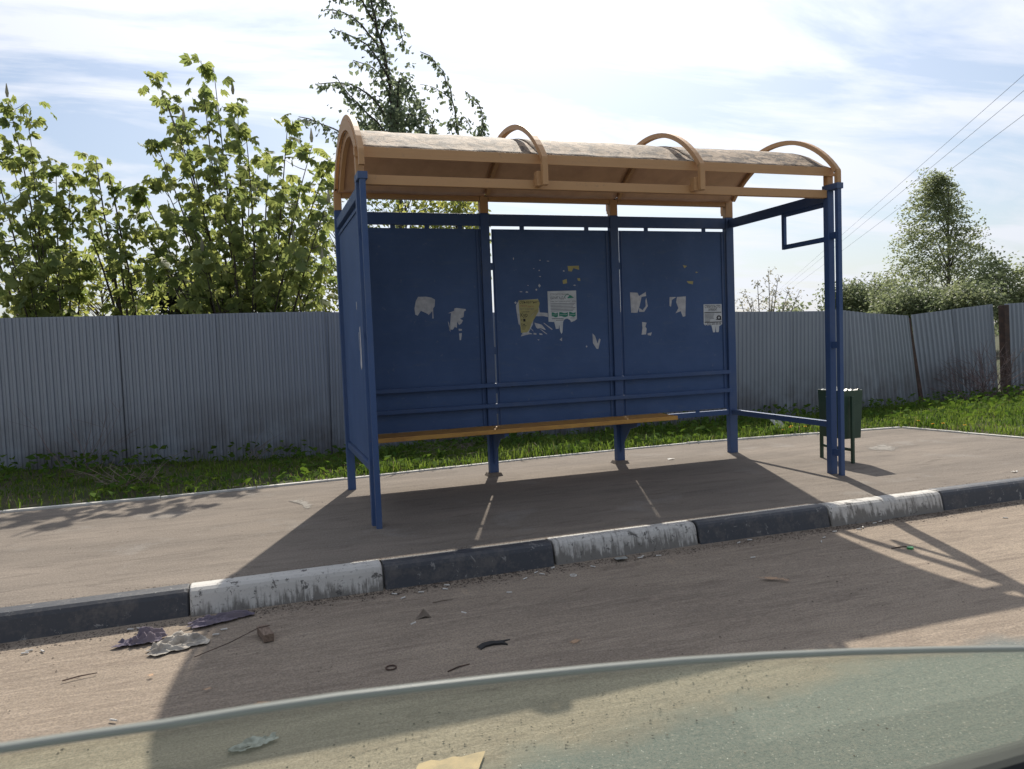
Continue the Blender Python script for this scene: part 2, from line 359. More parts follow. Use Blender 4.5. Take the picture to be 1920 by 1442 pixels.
V, F = grid(np.r_[-600, -100, np.arange(-8, 12, .2), 100, 600], np.r_[-9, np.arange(-5, -.8, .1)], lambda X, Y: -.135 + .006*np.sin(X*2.1+1)*np.sin(Y*3) + .02*np.clip((Y+1.25)/.35, 0, 1)**2)
npmesh('road', V, F, M['road'], smooth=True, kind='structure')
V, F = grid(np.array([-600., -50, 50, 600]), np.array([-900., -40, -9]), lambda X, Y: -.14 + 0*X); npmesh('far_verge', V, F, M['soil'], kind='structure')
EDGE = [(-40, 1.75), (-12, 1.74), (-5, 1.72), (-2.5, 1.70), (-1.43, 1.69), (0.0, 1.76), (1.0, 1.86), (1.78, 1.95), (3.5, 2.0), (4.8, 1.90), (6.04, 1.75), (6.16, 1.1), (6.27, .51), (6.42, -.80)]
foot = [(-40, -.80)] + EDGE
b = MB(); k = len(foot)
b.add([(x, y, 0) for x, y in foot], [tuple(range(k))])
fw = b.build('footway', M['walk'], kind='structure')

# ---------------- kerb stones ----------------
kerb = bpy.data.objects.new('kerb', None); col.objects.link(kerb); kerb['kind'] = 'structure'
prof = [(-.800, .006), (-.862, .010), (-.885, .006), (-.900, -.006), (-.908, -.024), (-.930, -.118), (-.932, -.20), (-.80, -.20)]
def kerb_stone(L):
    b = MB(); n = len(prof); xs_ = [0, .006, L-.006, L]; vs = []
    for i, x in enumerate(xs_):
        s = .006 if i in (0, 3) else 0
        for (y, z) in prof: vs.append((x, y+s*(1 if y < -.85 else 0), z-(s*.6 if z > -.05 else 0)))
    fs = [tuple(range(n)), tuple(range(3*n, 4*n))[::-1]]
    for i in range(3):
        for j in range(n): a = i*n+j; c_ = i*n+(j+1) % n; fs.append((a, c_, c_+n, a+n))
    return b.add(vs, fs)
joints = [-1.02-.925*i for i in range(7, 0, -1)] + [-1.02, -.10, .84, 1.755, 2.71, 3.64] + [4.565+.925*i for i in range(7)]
i0 = joints.index(-1.02)
for i in range(len(joints)-1):
    white = (i-i0) % 2 == 0
    L = joints[i+1]-joints[i]-.011
    o = kerb_stone(L).build('kerb_stone', M['kwhite' if white else 'kblack'], kerb, smooth=False)
    o.location = (joints[i], random.uniform(-.005, .005), random.uniform(-.003, .003)); o.rotation_euler.z = random.uniform(-.004, .004)
    o['label'] = 'white painted kerb stone' if white else 'black painted kerb stone'

edging = bpy.data.objects.new('footway_edging', None); col.objects.link(edging); edging['kind'] = 'structure'
for (x0, y0), (x1, y1) in zip(EDGE[2:-1], EDGE[3:]):
    L = math.hypot(x1-x0, y1-y0); n = max(1, round(L/.93)); dx, dy = (x1-x0)/L, (y1-y0)/L
    for q in range(n):
        l = L/n-.006; px_, py_ = x0+dx*L*q/n, y0+dy*L*q/n
        o = MB().box((0, 0, -.05), (l, .036, .014)).build('edging_stone', M['edging'], edging, bevel=.004)
        o.location = (px_, py_, random.uniform(-.003, .004)); o.rotation_euler = (random.uniform(-.04, .04), 0, math.atan2(dy, dx)+random.uniform(-.006, .006))

# ---------------- shelter ----------------
W, D = 3.54, 1.30
X1, X2 = 1.18, 2.36
sh = thing('bus_shelter', 'blue steel bus shelter with a lichen-stained barrel roof and orange bench', 'bus shelter')
def bx(name, a, b_, mat, bevel=.004, parent=None, **k): return MB().box(a, b_).build(name, mat, parent or sh, bevel=bevel, **k)
BL, OR = M['blue'], M['orange']
bx('front_post', (-.030, -.0275, -.05), (.030, .0275, 2.13), BL)
bx('front_post', (W-.0275, -.0275, -.05), (W+.0275, .0275, 2.17), BL)
bx('outer_post', (-.0175, -.118, -.05), (.0175, -.083, 2.15), BL)
bx('outer_post', (W-.0175, -.118, -.05), (W+.0175, -.083, 2.19), BL)
for x in (0, W):
    for z in ((.17, 1.0, 1.83) if x else (.4, 1.2, 1.83)): bx('post_spacer', (x-.012, -.0826, z-.025), (x+.012, -.0279, z+.025), BL, .002)
    bx('top_bracket', (x-.03, -.125, 2.171 if x else 2.131), (x+.03, .035, 2.215 if x else 2.175), BL, .003)
for x, wd in ((0, .03), (X1, .038), (X2, .038), (W, .04)):
    bx('back_post', (x-wd, D-.03, -.05), (x+wd, D+.03, 2.185), BL)
    bx('upper_post', (x-wd+.002, D-.028, 2.186), (x+wd-.002, D+.0255, 2.335), OR)
# concrete footings
for x in (X1, X2):
    b = MB(); r0, r1 = .075, .052
    b.add([(x-r0, D-r0, -.02), (x+r0, D-r0, -.02), (x+r0, D+r0, -.02), (x-r0, D+r0, -.02), (x-r1, D-r1, .03), (x+r1, D-r1, .03), (x+r1, D+r1, .03), (x-r1, D+r1, .03)],
          [(0, 3, 2, 1), (4, 5, 6, 7), (0, 1, 5, 4), (1, 2, 6, 5), (2, 3, 7, 6), (3, 0, 4, 7)])
    b.build('concrete_footing', M['walk'], sh, bevel=.01)
# back rails between the posts
def spans(): return [(.031, X1-.039), (X1+.039, X2-.039), (X2+.039, W-.041)]
for a, c_ in spans():
    bx('top_rail', (a, D-.022, 2.085), (c_, D+.022, 2.18), BL)
    bx('roof_rail', (a, D-.026, 2.285), (c_, D+.026, 2.325), OR)
    bx('bottom_rail', (a, D-.022, .36), (c_, D+.022, .405), BL)
pan = []
for i, (a, c_) in enumerate(spans()):
    l = a+(.002, .022, .016)[i]; r = c_-(.001, .001, .006)[i]
    p_ = bx('back_panel', (l, D-.004, .425), (r, D+.004, 2.058), M['panel'], .0)
    for f_ in ((.25, .80) if i else (.1, .35, .6, .85)):
        x = l+(r-l)*f_; bx('fixing_tab', (x-.02, D-.003, 2.0585), (x+.02, D+.003, 2.0845), BL, 0, p_)
    for f_ in (.3, .7): x = l+(r-l)*f_; bx('fixing_tab', (x-.02, D-.003, .4055), (x+.02, D+.003, .4245), BL, 0, p_)
    if i:
        for z in (.55, .72, 1.05, 1.75): bx('fixing_tab', (a+.0005, D-.003, z-.03), (l-.0005, D+.003, z+.03), BL, 0, p_)
    bx('edge_trim', (r-.035, D-.0125, .43), (r-.018, D-.0045, 2.05), BL, .002, p_)
    bx('edge_trim', (l+.012, D-.0125, .43), (l+.026, D-.0045, 2.05), BL, .002, p_)
bx('hand_rail', (.035, D-.068, .745), (W-.045, D-.036, .78), BL, .005)
bx('hand_rail', (.035, D-.068, .575), (W-.045, D-.036, .61), BL, .005)
# left side wall
bx('side_rail', (-.02, .0285, 2.045), (.02, D-.031, 2.115), BL)
bx('side_rail', (-.02, .0285, .335), (.02, D-.031, .38), BL)
bx('side_panel', (-.004, .045, .392), (.004, D-.045, 2.02), M['panel'], 0)
bx('side_trim', (-.012, .060, 1.985), (-.0045, D-.06, 2.0), BL, .002)
bx('side_trim', (-.012, .085, .42), (-.0045, .10, 1.98), BL, .002)
# right side: open, with an empty sign frame
bx('side_rail', (W-.02, .0285, 2.088), (W+.02, D-.031, 2.165), BL)
bx('side_rail', (W-.02, .0285, .362), (W+.02, D-.031, .408), BL)
fr_ = bx('sign_frame', (W-.014, .50, 1.795), (W+.014, .532, 2.0875), BL, .003)
bx('frame_bar', (W-.013, .028, 1.795), (W+.013, .4995, 1.832), BL, .003, fr_)
bx('frame_bar', (W-.013, .028, 2.060), (W+.013, .4995, 2.0875), BL, .003, fr_)
# orange lintel and roof edge beam at the front
bx('lintel', (.0285, -.02, 2.118), (W-.0285, .02, 2.178), OR)
bx('roof_edge_beam', (-.03, -.03, 2.292), (W+.03, .015, 2.345), OR)
bx('roof_edge_lip', (-.03, -.036, 2.278), (W+.03, -.0305, 2.30), OR, .002)
for x in (0, W): bx('upper_post', (x-.026, -.024, 2.216 if x else 2.176), (x+.026, .0245, 2.2915), OR)
skin = [(-.02, 2.346), (.04, 2.375), (.1, 2.415), (.2, 2.478), (.29, 2.520), (.38, 2.553), (.46, 2.575), (.55, 2.588), (.63, 2.592), (.7, 2.588), (.79, 2.572), (.87, 2.545), (.94, 2.512), (1.0, 2.478), (1.06, 2.438), (1.12, 2.393), (1.17, 2.345), (1.20, 2.33), (1.325, 2.328)]
def roof(name, off, mat, x0, x1, th, nx=40):
    b = MB(); vs = []; n = len(skin)
    for i in range(nx+1):
        x = x0+(x1-x0)*i/nx
        for (y, z) in skin:
            d = .0025*math.sin(i*1.7+y*9)+.002*math.sin(i*.6+4*y)
            vs.append((x, y, z+off+d))
    for i in range(nx+1):
        for j in range(n): x, y, z = vs[i*n+j]; vs.append((x, y, z-th))
    o = n*(nx+1); fs = []
    for i in range(nx):
        for j in range(n-1):
            a = i*n+j; fs += [(a, a+n, a+n+1, a+1), (a+o, a+1+o, a+n+1+o, a+n+o)]
        for j in (0, n-1): a = i*n+j; fs.append((a, a+o, a+n+o, a+n))
    for i in (0, nx):
        for j in range(n-1): a = i*n+j; fs.append((a, a+1, a+1+o, a+o))
    b.add(vs, fs); o_ = b.build(name, mat, sh); o_.data.shade_smooth(); return o_
segs = [(-.005, X1-.001), (X1+.001, X2-.001), (X2+.001, W-.005)]
for a, c_ in segs: roof('roof_sheet', 0, M['roof'], a, c_, .004, 16)
for a, c_ in segs: roof('roof_lining', -.006, M['lining'], a+.004, c_-.004, .003, 16)
# ribs under the skin
for x in (.02, X1, X2, W-.03):
    MB().sweep([(x, y, z-.028) for y, z in skin[1:-2]], [(-.015, -.015), (.015, -.015), (.015, .015), (-.015, .015)], (1, 0, 0)).build('roof_rib', OR, sh)
# hoops outside the roof
RC, ZC = .92, 2.31-(.92-.36); YC = .635
def hoop(x, w_):
    pts = [(x, -.100, 2.216 if w_ else 2.13), (x, -.100, 2.30)] ; a0 = math.asin((.735)/RC)
    for i in range(29):
        t = -a0+2*a0*i/28; pts.append((x, YC+RC*math.sin(t), ZC+RC*math.cos(t)))
    pts += [(x, 1.37, 2.24)]
    h = .017 if w_ else .019
    return MB().sweep(pts, [(-h, -.017), (h, -.017), (h, .017), (-h, .017)], (1, 0, 0)).build('roof_hoop', OR, sh)
for x in (0, X1, X2, W):
    end = x in (0, W)
    hoop(x, end)
    if not end: bx('hoop_bracket', (x-.045, -.0795, 2.13), (x-.004, -.0205, 2.225), OR, .003)
    bx('rear_stub', (x-.015, D+.0305, 2.215), (x+.015, 1.386, 2.245), OR, .002)
# end cheeks: flat band filling between hoop and roof at the left end
b = MB(); pts = []
for i in range(25):
    t = -.87+1.74*i/24; pts.append((YC+.905*math.sin(t), ZC+.905*math.cos(t)))
inner = [(YC+.83*math.sin(-.80+1.60*i/24), ZC+.03+.83*math.cos(-.80+1.60*i/24)-.02) for i in range(25)]
vs = [(-.022, y, z) for y, z in pts]+[(-.022, y, z) for y, z in inner]+[(-.006, y, z) for y, z in pts]+[(-.006, y, z) for y, z in inner]
fs = []
for i in range(24): fs += [(i, i+1, i+26, i+25), (i+50, i+75, i+76, i+51), (i, i+50, i+51, i+1), (i+25, i+26, i+76, i+75)]
b.add(vs, fs).build('end_band', OR, sh)
# bench
for i, (y0, y1) in enumerate(((.93, 1.025), (1.033, 1.125), (1.133, 1.222))):
    bx('bench_plank', (.035, y0, .395), (2.74, y1, .43), M['bench'], .004)
for x in (X1, X2):
    b = MB().prism([(D-.031, .394), (.95, .394), (.95, .36), (1.08, .33), (1.18, .23), (D-.031, .10)], (x-.004, 0, 0), (0, 1, 0), (0, 0, 1), (1, 0, 0), .008)
    b.build('bench_bracket', BL, sh)
    bx('bench_arm', (x+.0045, .95, .368), (x+.03, D-.031, .3935), BL, .002)

# ---------------- notices and torn paper on the back panel ----------------
P = {
's1':[(0.6,1.509),(0.663,1.51),(0.709,1.501),(0.738,1.484),(0.733,1.431),(0.719,1.413),(0.719,1.332),(0.71,1.332),(0.711,1.391),(0.679,1.36),(0.671,1.371),(0.626,1.393),(0.617,1.397),(0.59,1.358),(0.57,1.367),(0.566,1.416),(0.58,1.478)],
's2':[(0.897,1.409),(0.914,1.413),(0.993,1.402),(0.991,1.389),(0.978,1.384),(0.972,1.337),(0.94,1.324),(0.966,1.31),(0.951,1.285),(0.931,1.272),(0.916,1.3),(0.911,1.25),(0.893,1.259),(0.878,1.237),(0.845,1.238),(0.856,1.279),(0.864,1.346),(0.868,1.373),(0.839,1.37),(0.894,1.391)],
's2b':[(0.925,1.242),(0.953,1.239),(0.953,1.226),(0.927,1.224)],
's2c':[(0.928,1.204),(0.952,1.207),(0.942,1.148),(0.93,1.149)],
's2d':[(0.837,1.311),(0.847,1.288),(0.856,1.22),(0.849,1.229),(0.842,1.279)],
'y0':[(1.431,1.422),(1.46,1.466),(1.633,1.474),(1.643,1.359),(1.717,1.352),(1.718,1.317),(1.683,1.326),(1.609,1.328),(1.586,1.305),(1.577,1.257),(1.537,1.193),(1.573,1.178),(1.533,1.175),(1.466,1.161),(1.482,1.191),(1.459,1.26),(1.449,1.264),(1.438,1.35)],
'y1':[(1.592,1.274),(1.658,1.254),(1.693,1.212),(1.686,1.209),(1.642,1.227),(1.619,1.221),(1.605,1.235)],
'y2':[(1.677,1.271),(1.757,1.213),(1.749,1.207),(1.677,1.264)],
'y3':[(1.635,1.227),(1.707,1.173),(1.696,1.172),(1.642,1.217)],
'y4':[(1.581,1.188),(1.607,1.183),(1.606,1.17),(1.581,1.174)],
'y5':[(1.633,1.183),(1.659,1.178),(1.662,1.166),(1.636,1.169)],
'y6':[(1.557,1.23),(1.582,1.201),(1.578,1.2),(1.557,1.223)],
'y7':[(1.841,1.139),(1.84,1.106),(1.818,1.121)],
'y8':[(1.614,1.131),(1.634,1.127),(1.623,1.121)],
'yp':[(1.455,1.466),(1.633,1.471),(1.646,1.438),(1.633,1.386),(1.58,1.346),(1.526,1.293),(1.542,1.213),(1.523,1.193),(1.468,1.191),(1.462,1.329)],
'yf':[(1.635,1.393),(1.625,1.359),(1.562,1.264),(1.542,1.213),(1.527,1.272),(1.528,1.296),(1.58,1.343)],
'p1':[(1.721,1.537),(1.987,1.54),(1.986,1.294),(1.968,1.281),(1.931,1.268),(1.922,1.285),(1.896,1.3),(1.87,1.294),(1.856,1.273),(1.846,1.183),(1.836,1.169),(1.824,1.197),(1.819,1.25),(1.812,1.215),(1.787,1.214),(1.774,1.274),(1.722,1.277)],
'p3':[(3.257,1.394),(3.449,1.393),(3.452,1.207),(3.418,1.189),(3.414,1.14),(3.407,1.133),(3.385,1.135),(3.38,1.193),(3.374,1.135),(3.353,1.133),(3.336,1.199),(3.307,1.204),(3.298,1.196),(3.291,1.205),(3.269,1.201),(3.255,1.213)],
's4':[(2.13,1.164),(2.153,1.141),(2.175,1.075),(2.192,1.118),(2.206,1.11),(2.181,1.027),(2.165,1.028),(2.131,1.08)],
'b1':[(1.915,1.75),(2.021,1.753),(2.023,1.717),(1.969,1.732),(1.952,1.703),(1.921,1.707)],
'b2':[(1.864,1.629),(1.903,1.64),(1.906,1.604),(1.867,1.597)],
'b3':[(2.001,1.646),(2.028,1.645),(2.031,1.62),(2.008,1.624)],
'w':[[(1.638,1.586),(1.65,1.603),(1.662,1.584),(1.649,1.569)],[(1.611,1.552),(1.621,1.562),(1.63,1.551),(1.62,1.542)],[(1.52,1.533),(1.533,1.54),(1.547,1.532),(1.533,1.527)],[(1.465,1.537),(1.481,1.541),(1.497,1.535),(1.481,1.533)],[(1.648,1.663),(1.659,1.667),(1.669,1.662),(1.659,1.659)],[(1.421,1.814),(1.426,1.827),(1.43,1.813),(1.425,1.802)],[(1.869,1.709),(1.879,1.716),(1.888,1.707),(1.878,1.702)],[(1.657,1.8),(1.664,1.806),(1.671,1.799),(1.664,1.794)],[(1.721,1.793),(1.736,1.796),(1.751,1.791),(1.736,1.789)],[(1.961,1.585),(1.976,1.592),(1.989,1.584),(1.975,1.579)],[(1.646,1.714),(1.654,1.721),(1.66,1.713),(1.653,1.708)],[(1.597,1.73),(1.605,1.733),(1.612,1.729),(1.605,1.727)],[(1.54,1.589),(1.547,1.593),(1.553,1.588),(1.547,1.585)],[(2.063,1.053),(2.071,1.063),(2.077,1.051),(2.07,1.043)],[(1.418,1.446),(1.43,1.457),(1.44,1.444),(1.429,1.434)]],
's5':[(2.507,1.516),(2.581,1.511),(2.596,1.481),(2.664,1.517),(2.667,1.48),(2.621,1.474),(2.598,1.393),(2.575,1.334),(2.513,1.336)],
's5b':[(2.667,1.465),(2.681,1.391),(2.642,1.34),(2.592,1.341),(2.593,1.378),(2.626,1.355),(2.66,1.391),(2.658,1.436)],
's6':[(2.618,1.251),(2.664,1.243),(2.65,1.206),(2.662,1.191),(2.656,1.139),(2.61,1.137),(2.621,1.199)],
's6b':[(2.669,1.146),(2.716,1.155),(2.702,1.126),(2.673,1.131)],
's7':[(2.981,1.466),(3.073,1.471),(3.063,1.29),(3.037,1.286),(3.016,1.338),(2.961,1.319),(2.993,1.365),(2.972,1.419)],
's7b':[(2.905,1.467),(2.973,1.466),(2.927,1.44),(2.917,1.38),(2.902,1.387)],
'u1':[(3.049,1.755),(3.095,1.745),(3.066,1.725)],
'u2':[(3.085,1.609),(3.155,1.608),(3.148,1.578),(3.102,1.589)],
'u3':[(3.181,1.694),(3.21,1.689),(3.186,1.679)],
'lp':[(0.302,1.257),(0.129,1.241),(0.195,1.146),(0.187,0.996),(0.44,0.985),(0.438,1.081),(0.293,1.147)],
'lp2':[(0.465,1.42),(0.406,1.411),(0.439,1.373),(0.489,1.382)],

}
YP = D-.0045
def scrap(root, name, poly, mat, y=YP, t=.0006): return MB().prism(poly, (0, y, 0), (1, 0, 0), (0, 0, 1), (0, -1, 0), t).build(name, mat, root)
def torn(name, label, keys, mat, cat='torn paper', polys=None, group='torn remnants of notices on the shelter panels'):
    r = thing(name, label, cat, group=group)
    for q in (polys or [P[k] for k in keys]): scrap(r, 'paper_scrap', q, mat)
    c0 = Vector(((polys or [P[keys[0]]])[0][0][0], YP, (polys or [P[keys[0]]])[0][0][1])); rebase(r, c0); return r
torn('torn_paper', 'large pale torn paper remnant on the left blue panel', ['s1'], M['paper'])
torn('torn_paper', 'ragged strips of torn paper right of the large remnant on the left panel', ['s2', 's2b', 's2c', 's2d'], M['paper'])
torn('torn_paper', 'white shreds of torn paper fanning out behind the yellow notice', ['y0', 'y1', 'y2', 'y3', 'y4', 'y5', 'y6', 'y8'], M['paper'])
torn('torn_paper', 'tiny triangular paper scrap just under the green and white notice', ['y7'], M['paper'])
torn('torn_paper', 'forked white paper shred low on the middle panel near its right edge', ['s4'], M['paper'])
torn('torn_paper', 'small yellow paper bits above the green and white notice', ['b1', 'b2', 'b3'], M['yellow'])
torn('torn_paper', 'scattered tiny white paper specks high on the middle panel', [], M['paper'], polys=P['w'])
torn('torn_paper', 'pale torn paper block with a curled ring at the left of the right panel', ['s5', 's5b'], M['paper'])
torn('torn_paper', 'small striped paper stub below the curled ring remnant', ['s6', 's6b'], M['paper'])
torn('torn_paper', 'white torn paper with a hooked left piece in the middle of the right panel', ['s7', 's7b'], M['paper'])
torn('torn_paper', 'small scraps high on the right blue panel', ['u1', 'u2', 'u3'], M['yellow'])
lp = thing('torn_paper', 'long thin white scrape of paper on the outside of the left side wall', 'torn paper', group='torn remnants of notices on the shelter panels')
for q in ([(.30, 1.26), (.335, 1.25), (.33, 1.12), (.36, 1.0), (.33, .97), (.29, .99), (.285, 1.12)], [(.41, 1.42), (.44, 1.43), (.43, 1.37), (.415, 1.38)], [(.37, 1.22), (.385, 1.22), (.38, 1.10), (.37, 1.10)]):
    MB().prism(q, (-.0046, 0, 0), (0, 1, 0), (0, 0, 1), (-1, 0, 0), .0006).build('paper_scrap', M['paper'], lp)
rebase(lp, (-.0046, .33, 1.1))

def text(parent, body, x, z, size, mat, y, sx=1, shear=0, align='LEFT', wd=None, off=0):
    cu = bpy.data.curves.new('lettering', 'FONT'); cu.body = body; cu.size = size; cu.align_x = align; cu.shear = shear; cu.offset = off
    tmp = bpy.data.objects.new('tmp', cu); col.objects.link(tmp)
    dg = bpy.context.evaluated_depsgraph_get(); me = bpy.data.meshes.new_from_object(tmp.evaluated_get(dg))
    bpy.data.objects.remove(tmp); me.name = 'lettering'; me.materials.clear(); me.materials.append(mat)
    if wd and len(me.vertices):
        xsv = [v.co.x for v in me.vertices]; sx = wd/(max(xsv)-min(xsv))
    o = link('lettering', me, parent); o.rotation_euler = (R(90), 0, 0); o.scale = (sx, 1, 1); o.location = (x, y, z); return o
def bars(parent, rects, mat, y, name='print_line'):
    b = MB()
    for x0, z0, x1, z1 in rects: b.add([(x0, y, z0), (x1, y, z0), (x1, y, z1), (x0, y, z1)], [(0, 1, 2, 3)])
    return b.build(name, mat, parent)
# green and white builders' notice
n1_ = thing('notice', 'white notice with green print and tear-off strips on the middle panel', 'notice')
scrap(n1_, 'paper_sheet', P['p1'], M['paper2'], YP-.0008); yt = YP-.0017
text(n1_, 'СТРОИТЕЛЬНАЯ', 1.745, 1.502, .021, M['grey_ink'], yt, wd=.165)
text(n1_, 'БРИГАДА', 1.745, 1.468, .031, M['grey_ink'], yt, wd=.140, off=.0004)
text(n1_, 'Бани  Быстровозводимые  дома', 1.745, 1.444, .016, M['grey_ink'], yt, wd=.235)
bars(n1_, [(1.745, 1.428-.0125*i, 1.975-.012*(i % 3), 1.432-.0125*i) for i in range(6)], M['grey_ink'], yt)
for x0, x1 in ((1.752, 1.810), (1.821, 1.903), (1.914, 1.975)):
    top = [(x0+(x1-x0)*i/8, 1.352+.005*math.sin(i*.8+.6)) for i in range(9)]; bot = [(a, c_-.034) for a, c_ in top][::-1]
    MB().add([(a, yt, c_) for a, c_ in top+bot], [tuple(range(18))]).build('green_emblem', M['green_ink'], n1_)
    bars(n1_, [(x0+.006, 1.333, x1-.006, 1.3355)], M['paper2'], yt-.0004)
bars(n1_, [(1.752, 1.300, 1.862, 1.305), (1.790, 1.286, 1.862, 1.291), (1.925, 1.302, 1.965, 1.306)], M['grey_ink'], yt)
b = MB(); arc = [(1.905+.028*math.cos(a), 1.485+.024*math.sin(a)) for a in [math.pi*(1.05-.9*i/10) for i in range(11)]]; arc2 = [(1.905+.022*math.cos(a), 1.485+.018*math.sin(a)) for a in [math.pi*(1.05-.9*i/10) for i in range(11)]][::-1]
b.add([(a, yt, c_) for a, c_ in arc+arc2], [(i, i+1, 20-i, 21-i) for i in range(10)])
b.add([(a, yt, c_) for a, c_ in [(1.905, 1.482), (1.93, 1.502), (1.955, 1.486), (1.965, 1.478), (1.905, 1.474)]], [(0, 1, 2, 3, 4)])
b.build('house_emblem', M['green_ink'], n1_); rebase(n1_, (1.86, YP, 1.28))
# yellow notice with a folded corner
n2_ = thing('notice', 'yellow notice with its right side peeled and folded over', 'notice')
scrap(n2_, 'paper_sheet', P['yp'], M['yellow'], YP-.0008)
text(n2_, 'Объявление', 1.462, 1.437, .033, M['ink'], yt, wd=.170, shear=.3)
text(n2_, 'Ведётся', 1.468, 1.412, .022, M['red_ink'], yt, wd=.06, shear=.4); text(n2_, 'приём', 1.535, 1.405, .02, M['red_ink'], yt, wd=.055, shear=.3)
text(n2_, 'Все о', 1.468, 1.385, .020, M['grey_ink'], yt, wd=.05); text(n2_, 'компаний', 1.525, 1.385, .018, M['grey_ink'], yt, wd=.065)
text(n2_, 'с высоким', 1.475, 1.362, .018, M['ink'], yt, wd=.075)
text(n2_, 'Кур', 1.467, 1.325, .046, M['ink'], yt, wd=.062, off=.0006)
bars(n2_, [(1.472, 1.297, 1.484, 1.302), (1.492, 1.285, 1.512, 1.308), (1.470, 1.262, 1.486, 1.267), (1.49, 1.258, 1.505, 1.266), (1.475, 1.248, 1.52, 1.252), (1.475, 1.238, 1.515, 1.241), (1.475, 1.228, 1.51, 1.231), (1.478, 1.218, 1.505, 1.22)], M['ink'], yt)
ff = [Vector((x, YP-.003-.012*max(0, (x-1.53))*6, z)) for x, z in P['yf']]
MB().add(ff, [tuple(range(len(ff)))]).build('folded_corner', M['yellow'], n2_); rebase(n2_, (1.5, YP, 1.2))
# black and white notice
n3_ = thing('notice', 'small black and white notice near the right edge of the right panel', 'notice')
scrap(n3_, 'paper_sheet', P['p3'], M['paper2'], YP-.0008)
text(n3_, 'СТРОИТЕЛЬСТВО', 3.268, 1.360, .034, M['ink'], yt, wd=.168, off=.0006)
text(n3_, 'И РЕМОНТ', 3.308, 1.332, .032, M['ink'], yt, wd=.090, off=.0006)
bars(n3_, [(3.263, 1.314, 3.445, 1.321), (3.263, 1.224, 3.447, 1.232)] + [(3.267, 1.302-.011*i, (3.37, 3.365, 3.36, 3.36, 3.365, 3.322, 3.322)[i], 1.306-.011*i) for i in range(7)], M['ink'], yt)
b = MB(); ring = [(3.418+.026*math.cos(a)*(1.1 if i % 2 else .9), 1.268+.022*math.sin(a)) for i, a in enumerate([2*math.pi*i/14 for i in range(14)])]; rin = [(3.418+.011*math.cos(2*math.pi*i/14), 1.268+.010*math.sin(2*math.pi*i/14)) for i in range(14)]
b.add([(x, yt, z) for x, z in ring+rin], [(i, (i+1) % 14, 14+(i+1) % 14, 14+i) for i in range(14)])
b.add([(x, yt, z) for x, z in [(3.385, 1.250), (3.45, 1.244), (3.44, 1.252), (3.385, 1.256)]], [(0, 1, 2, 3)]).build('trowel_emblem', M['ink'], n3_)
text(n3_, '910-205-00-06', 3.290, 1.204, .025, M['ink'], yt, wd=.150, off=.0003); text(n3_, '*', 3.270, 1.200, .025, M['ink'], yt)
rebase(n3_, (3.35, YP, 1.2))

# ---------------- corrugated fence ----------------
def corr(L, H, pitch=.062, dep=.012, sh0=0., sh1=0., z0=0., z1=0.):
    """trapezoid-ribbed sheet, L long, H high; bottoms slide by sh0..sh1 along the sheet; tops lift by z0..z1"""
    pr = []; n = int(round(L/pitch)); pt = L/n
    for i in range(n):
        for f, y in ((0, 0), (.36, 0), (.50, dep), (.86, dep)): pr.append(((i+f)*pt, y))
    pr.append((L, 0)); V = []
    for j, t in enumerate((0, .5, 1)):
        for x, y in pr:
            q = x/L; V.append((x+(1-t)*(sh0+(sh1-sh0)*q), y+.004*math.sin(x*4+t*3), t*H+(z0+(z1-z0)*q)*t))
    k = len(pr); F = [(j*k+i, j*k+i+1, (j+1)*k+i+1, (j+1)*k+i) for j in range(2) for i in range(k-1)]
    me = bpy.data.meshes.new('corrugated_sheet'); me.from_pydata(V, [], F); me.materials.append(M['zinc']); me.update(); return me
fence = thing('metal_fence', 'long grey corrugated sheet metal fence behind the bus shelter', 'fence', (-9, 3.6, 0))
shared = corr(1.054, 1.66)
fx = -9.0; i = 0
def ztop(x): return float(np.interp(x, [-9, -3, .2, 3, 5.4, 6.8], [1.545, 1.530, 1.522, 1.45, 1.40, 1.375]))
while fx < 6.7:
    L = 1.0
    o = link('corrugated_sheet', shared, fence)
    o.location = (fx+9, (.0165 if i % 2 else 0), ztop(fx+.5)-1.66)
    o.rotation_euler = (random.uniform(-.004, .004), -(ztop(fx+1)-ztop(fx)), 0); fx += L; i += 1
def lean(p0, p1, zt0, zt1, s0, s1, zb=-.2):
    L = math.hypot(p1[0]-p0[0], p1[1]-p0[1]); o = link('corrugated_sheet', corr(L, zt0-zb, .105, .022, s0, s1, 0, zt1-zt0), fence)
    o.location = (p0[0]+9, p0[1]-3.6, zb); o.rotation_euler = (R(-3), 0, math.atan2(p1[1]-p0[1], p1[0]-p0[0]))
lean((6.86, 3.60), (7.88, 3.93), 1.40, 1.33, .0, .08); lean((7.86, 3.95), (8.97, 4.33), 1.335, 1.29, .08, .17)
lean((9.03, 4.36), (10.0, 4.44), 1.30, 1.37, .17, .10); lean((9.98, 4.45), (10.98, 4.54), 1.37, 1.44, .10, .02)
lean((11.25, 4.55), (12.3, 4.6), 1.44, 1.46, 0, 0); lean((12.28, 4.62), (13.3, 4.66), 1.46, 1.47, 0, 0); lean((13.28, 4.64), (14.3, 4.7), 1.47, 1.47, 0, 0)
def fpost(a, b_, r): MB().sweep([a, b_], [(-r, -r), (r, -r), (r, r), (-r, r)], (1, 0, 0)).build('fence_post', M['rust'], fence, bevel=.004).location = (9, -3.6, 0)
fpost((9.18, 4.38, -.25), (8.99, 4.48, 1.24), .034); fpost((11.12, 4.50, -.25), (11.12, 4.55, 1.41), .055)
for x in (-7.5, -5, -2.5, 0, 2.5, 5): fpost((x, 3.66, -.2), (x, 3.66, ztop(x)-.04), .03)
for z in (.4, 1.25): MB().box((0, .05, z-.02), (15.6, .08, z+.02)).build('fence_rail', M['rust'], fence)

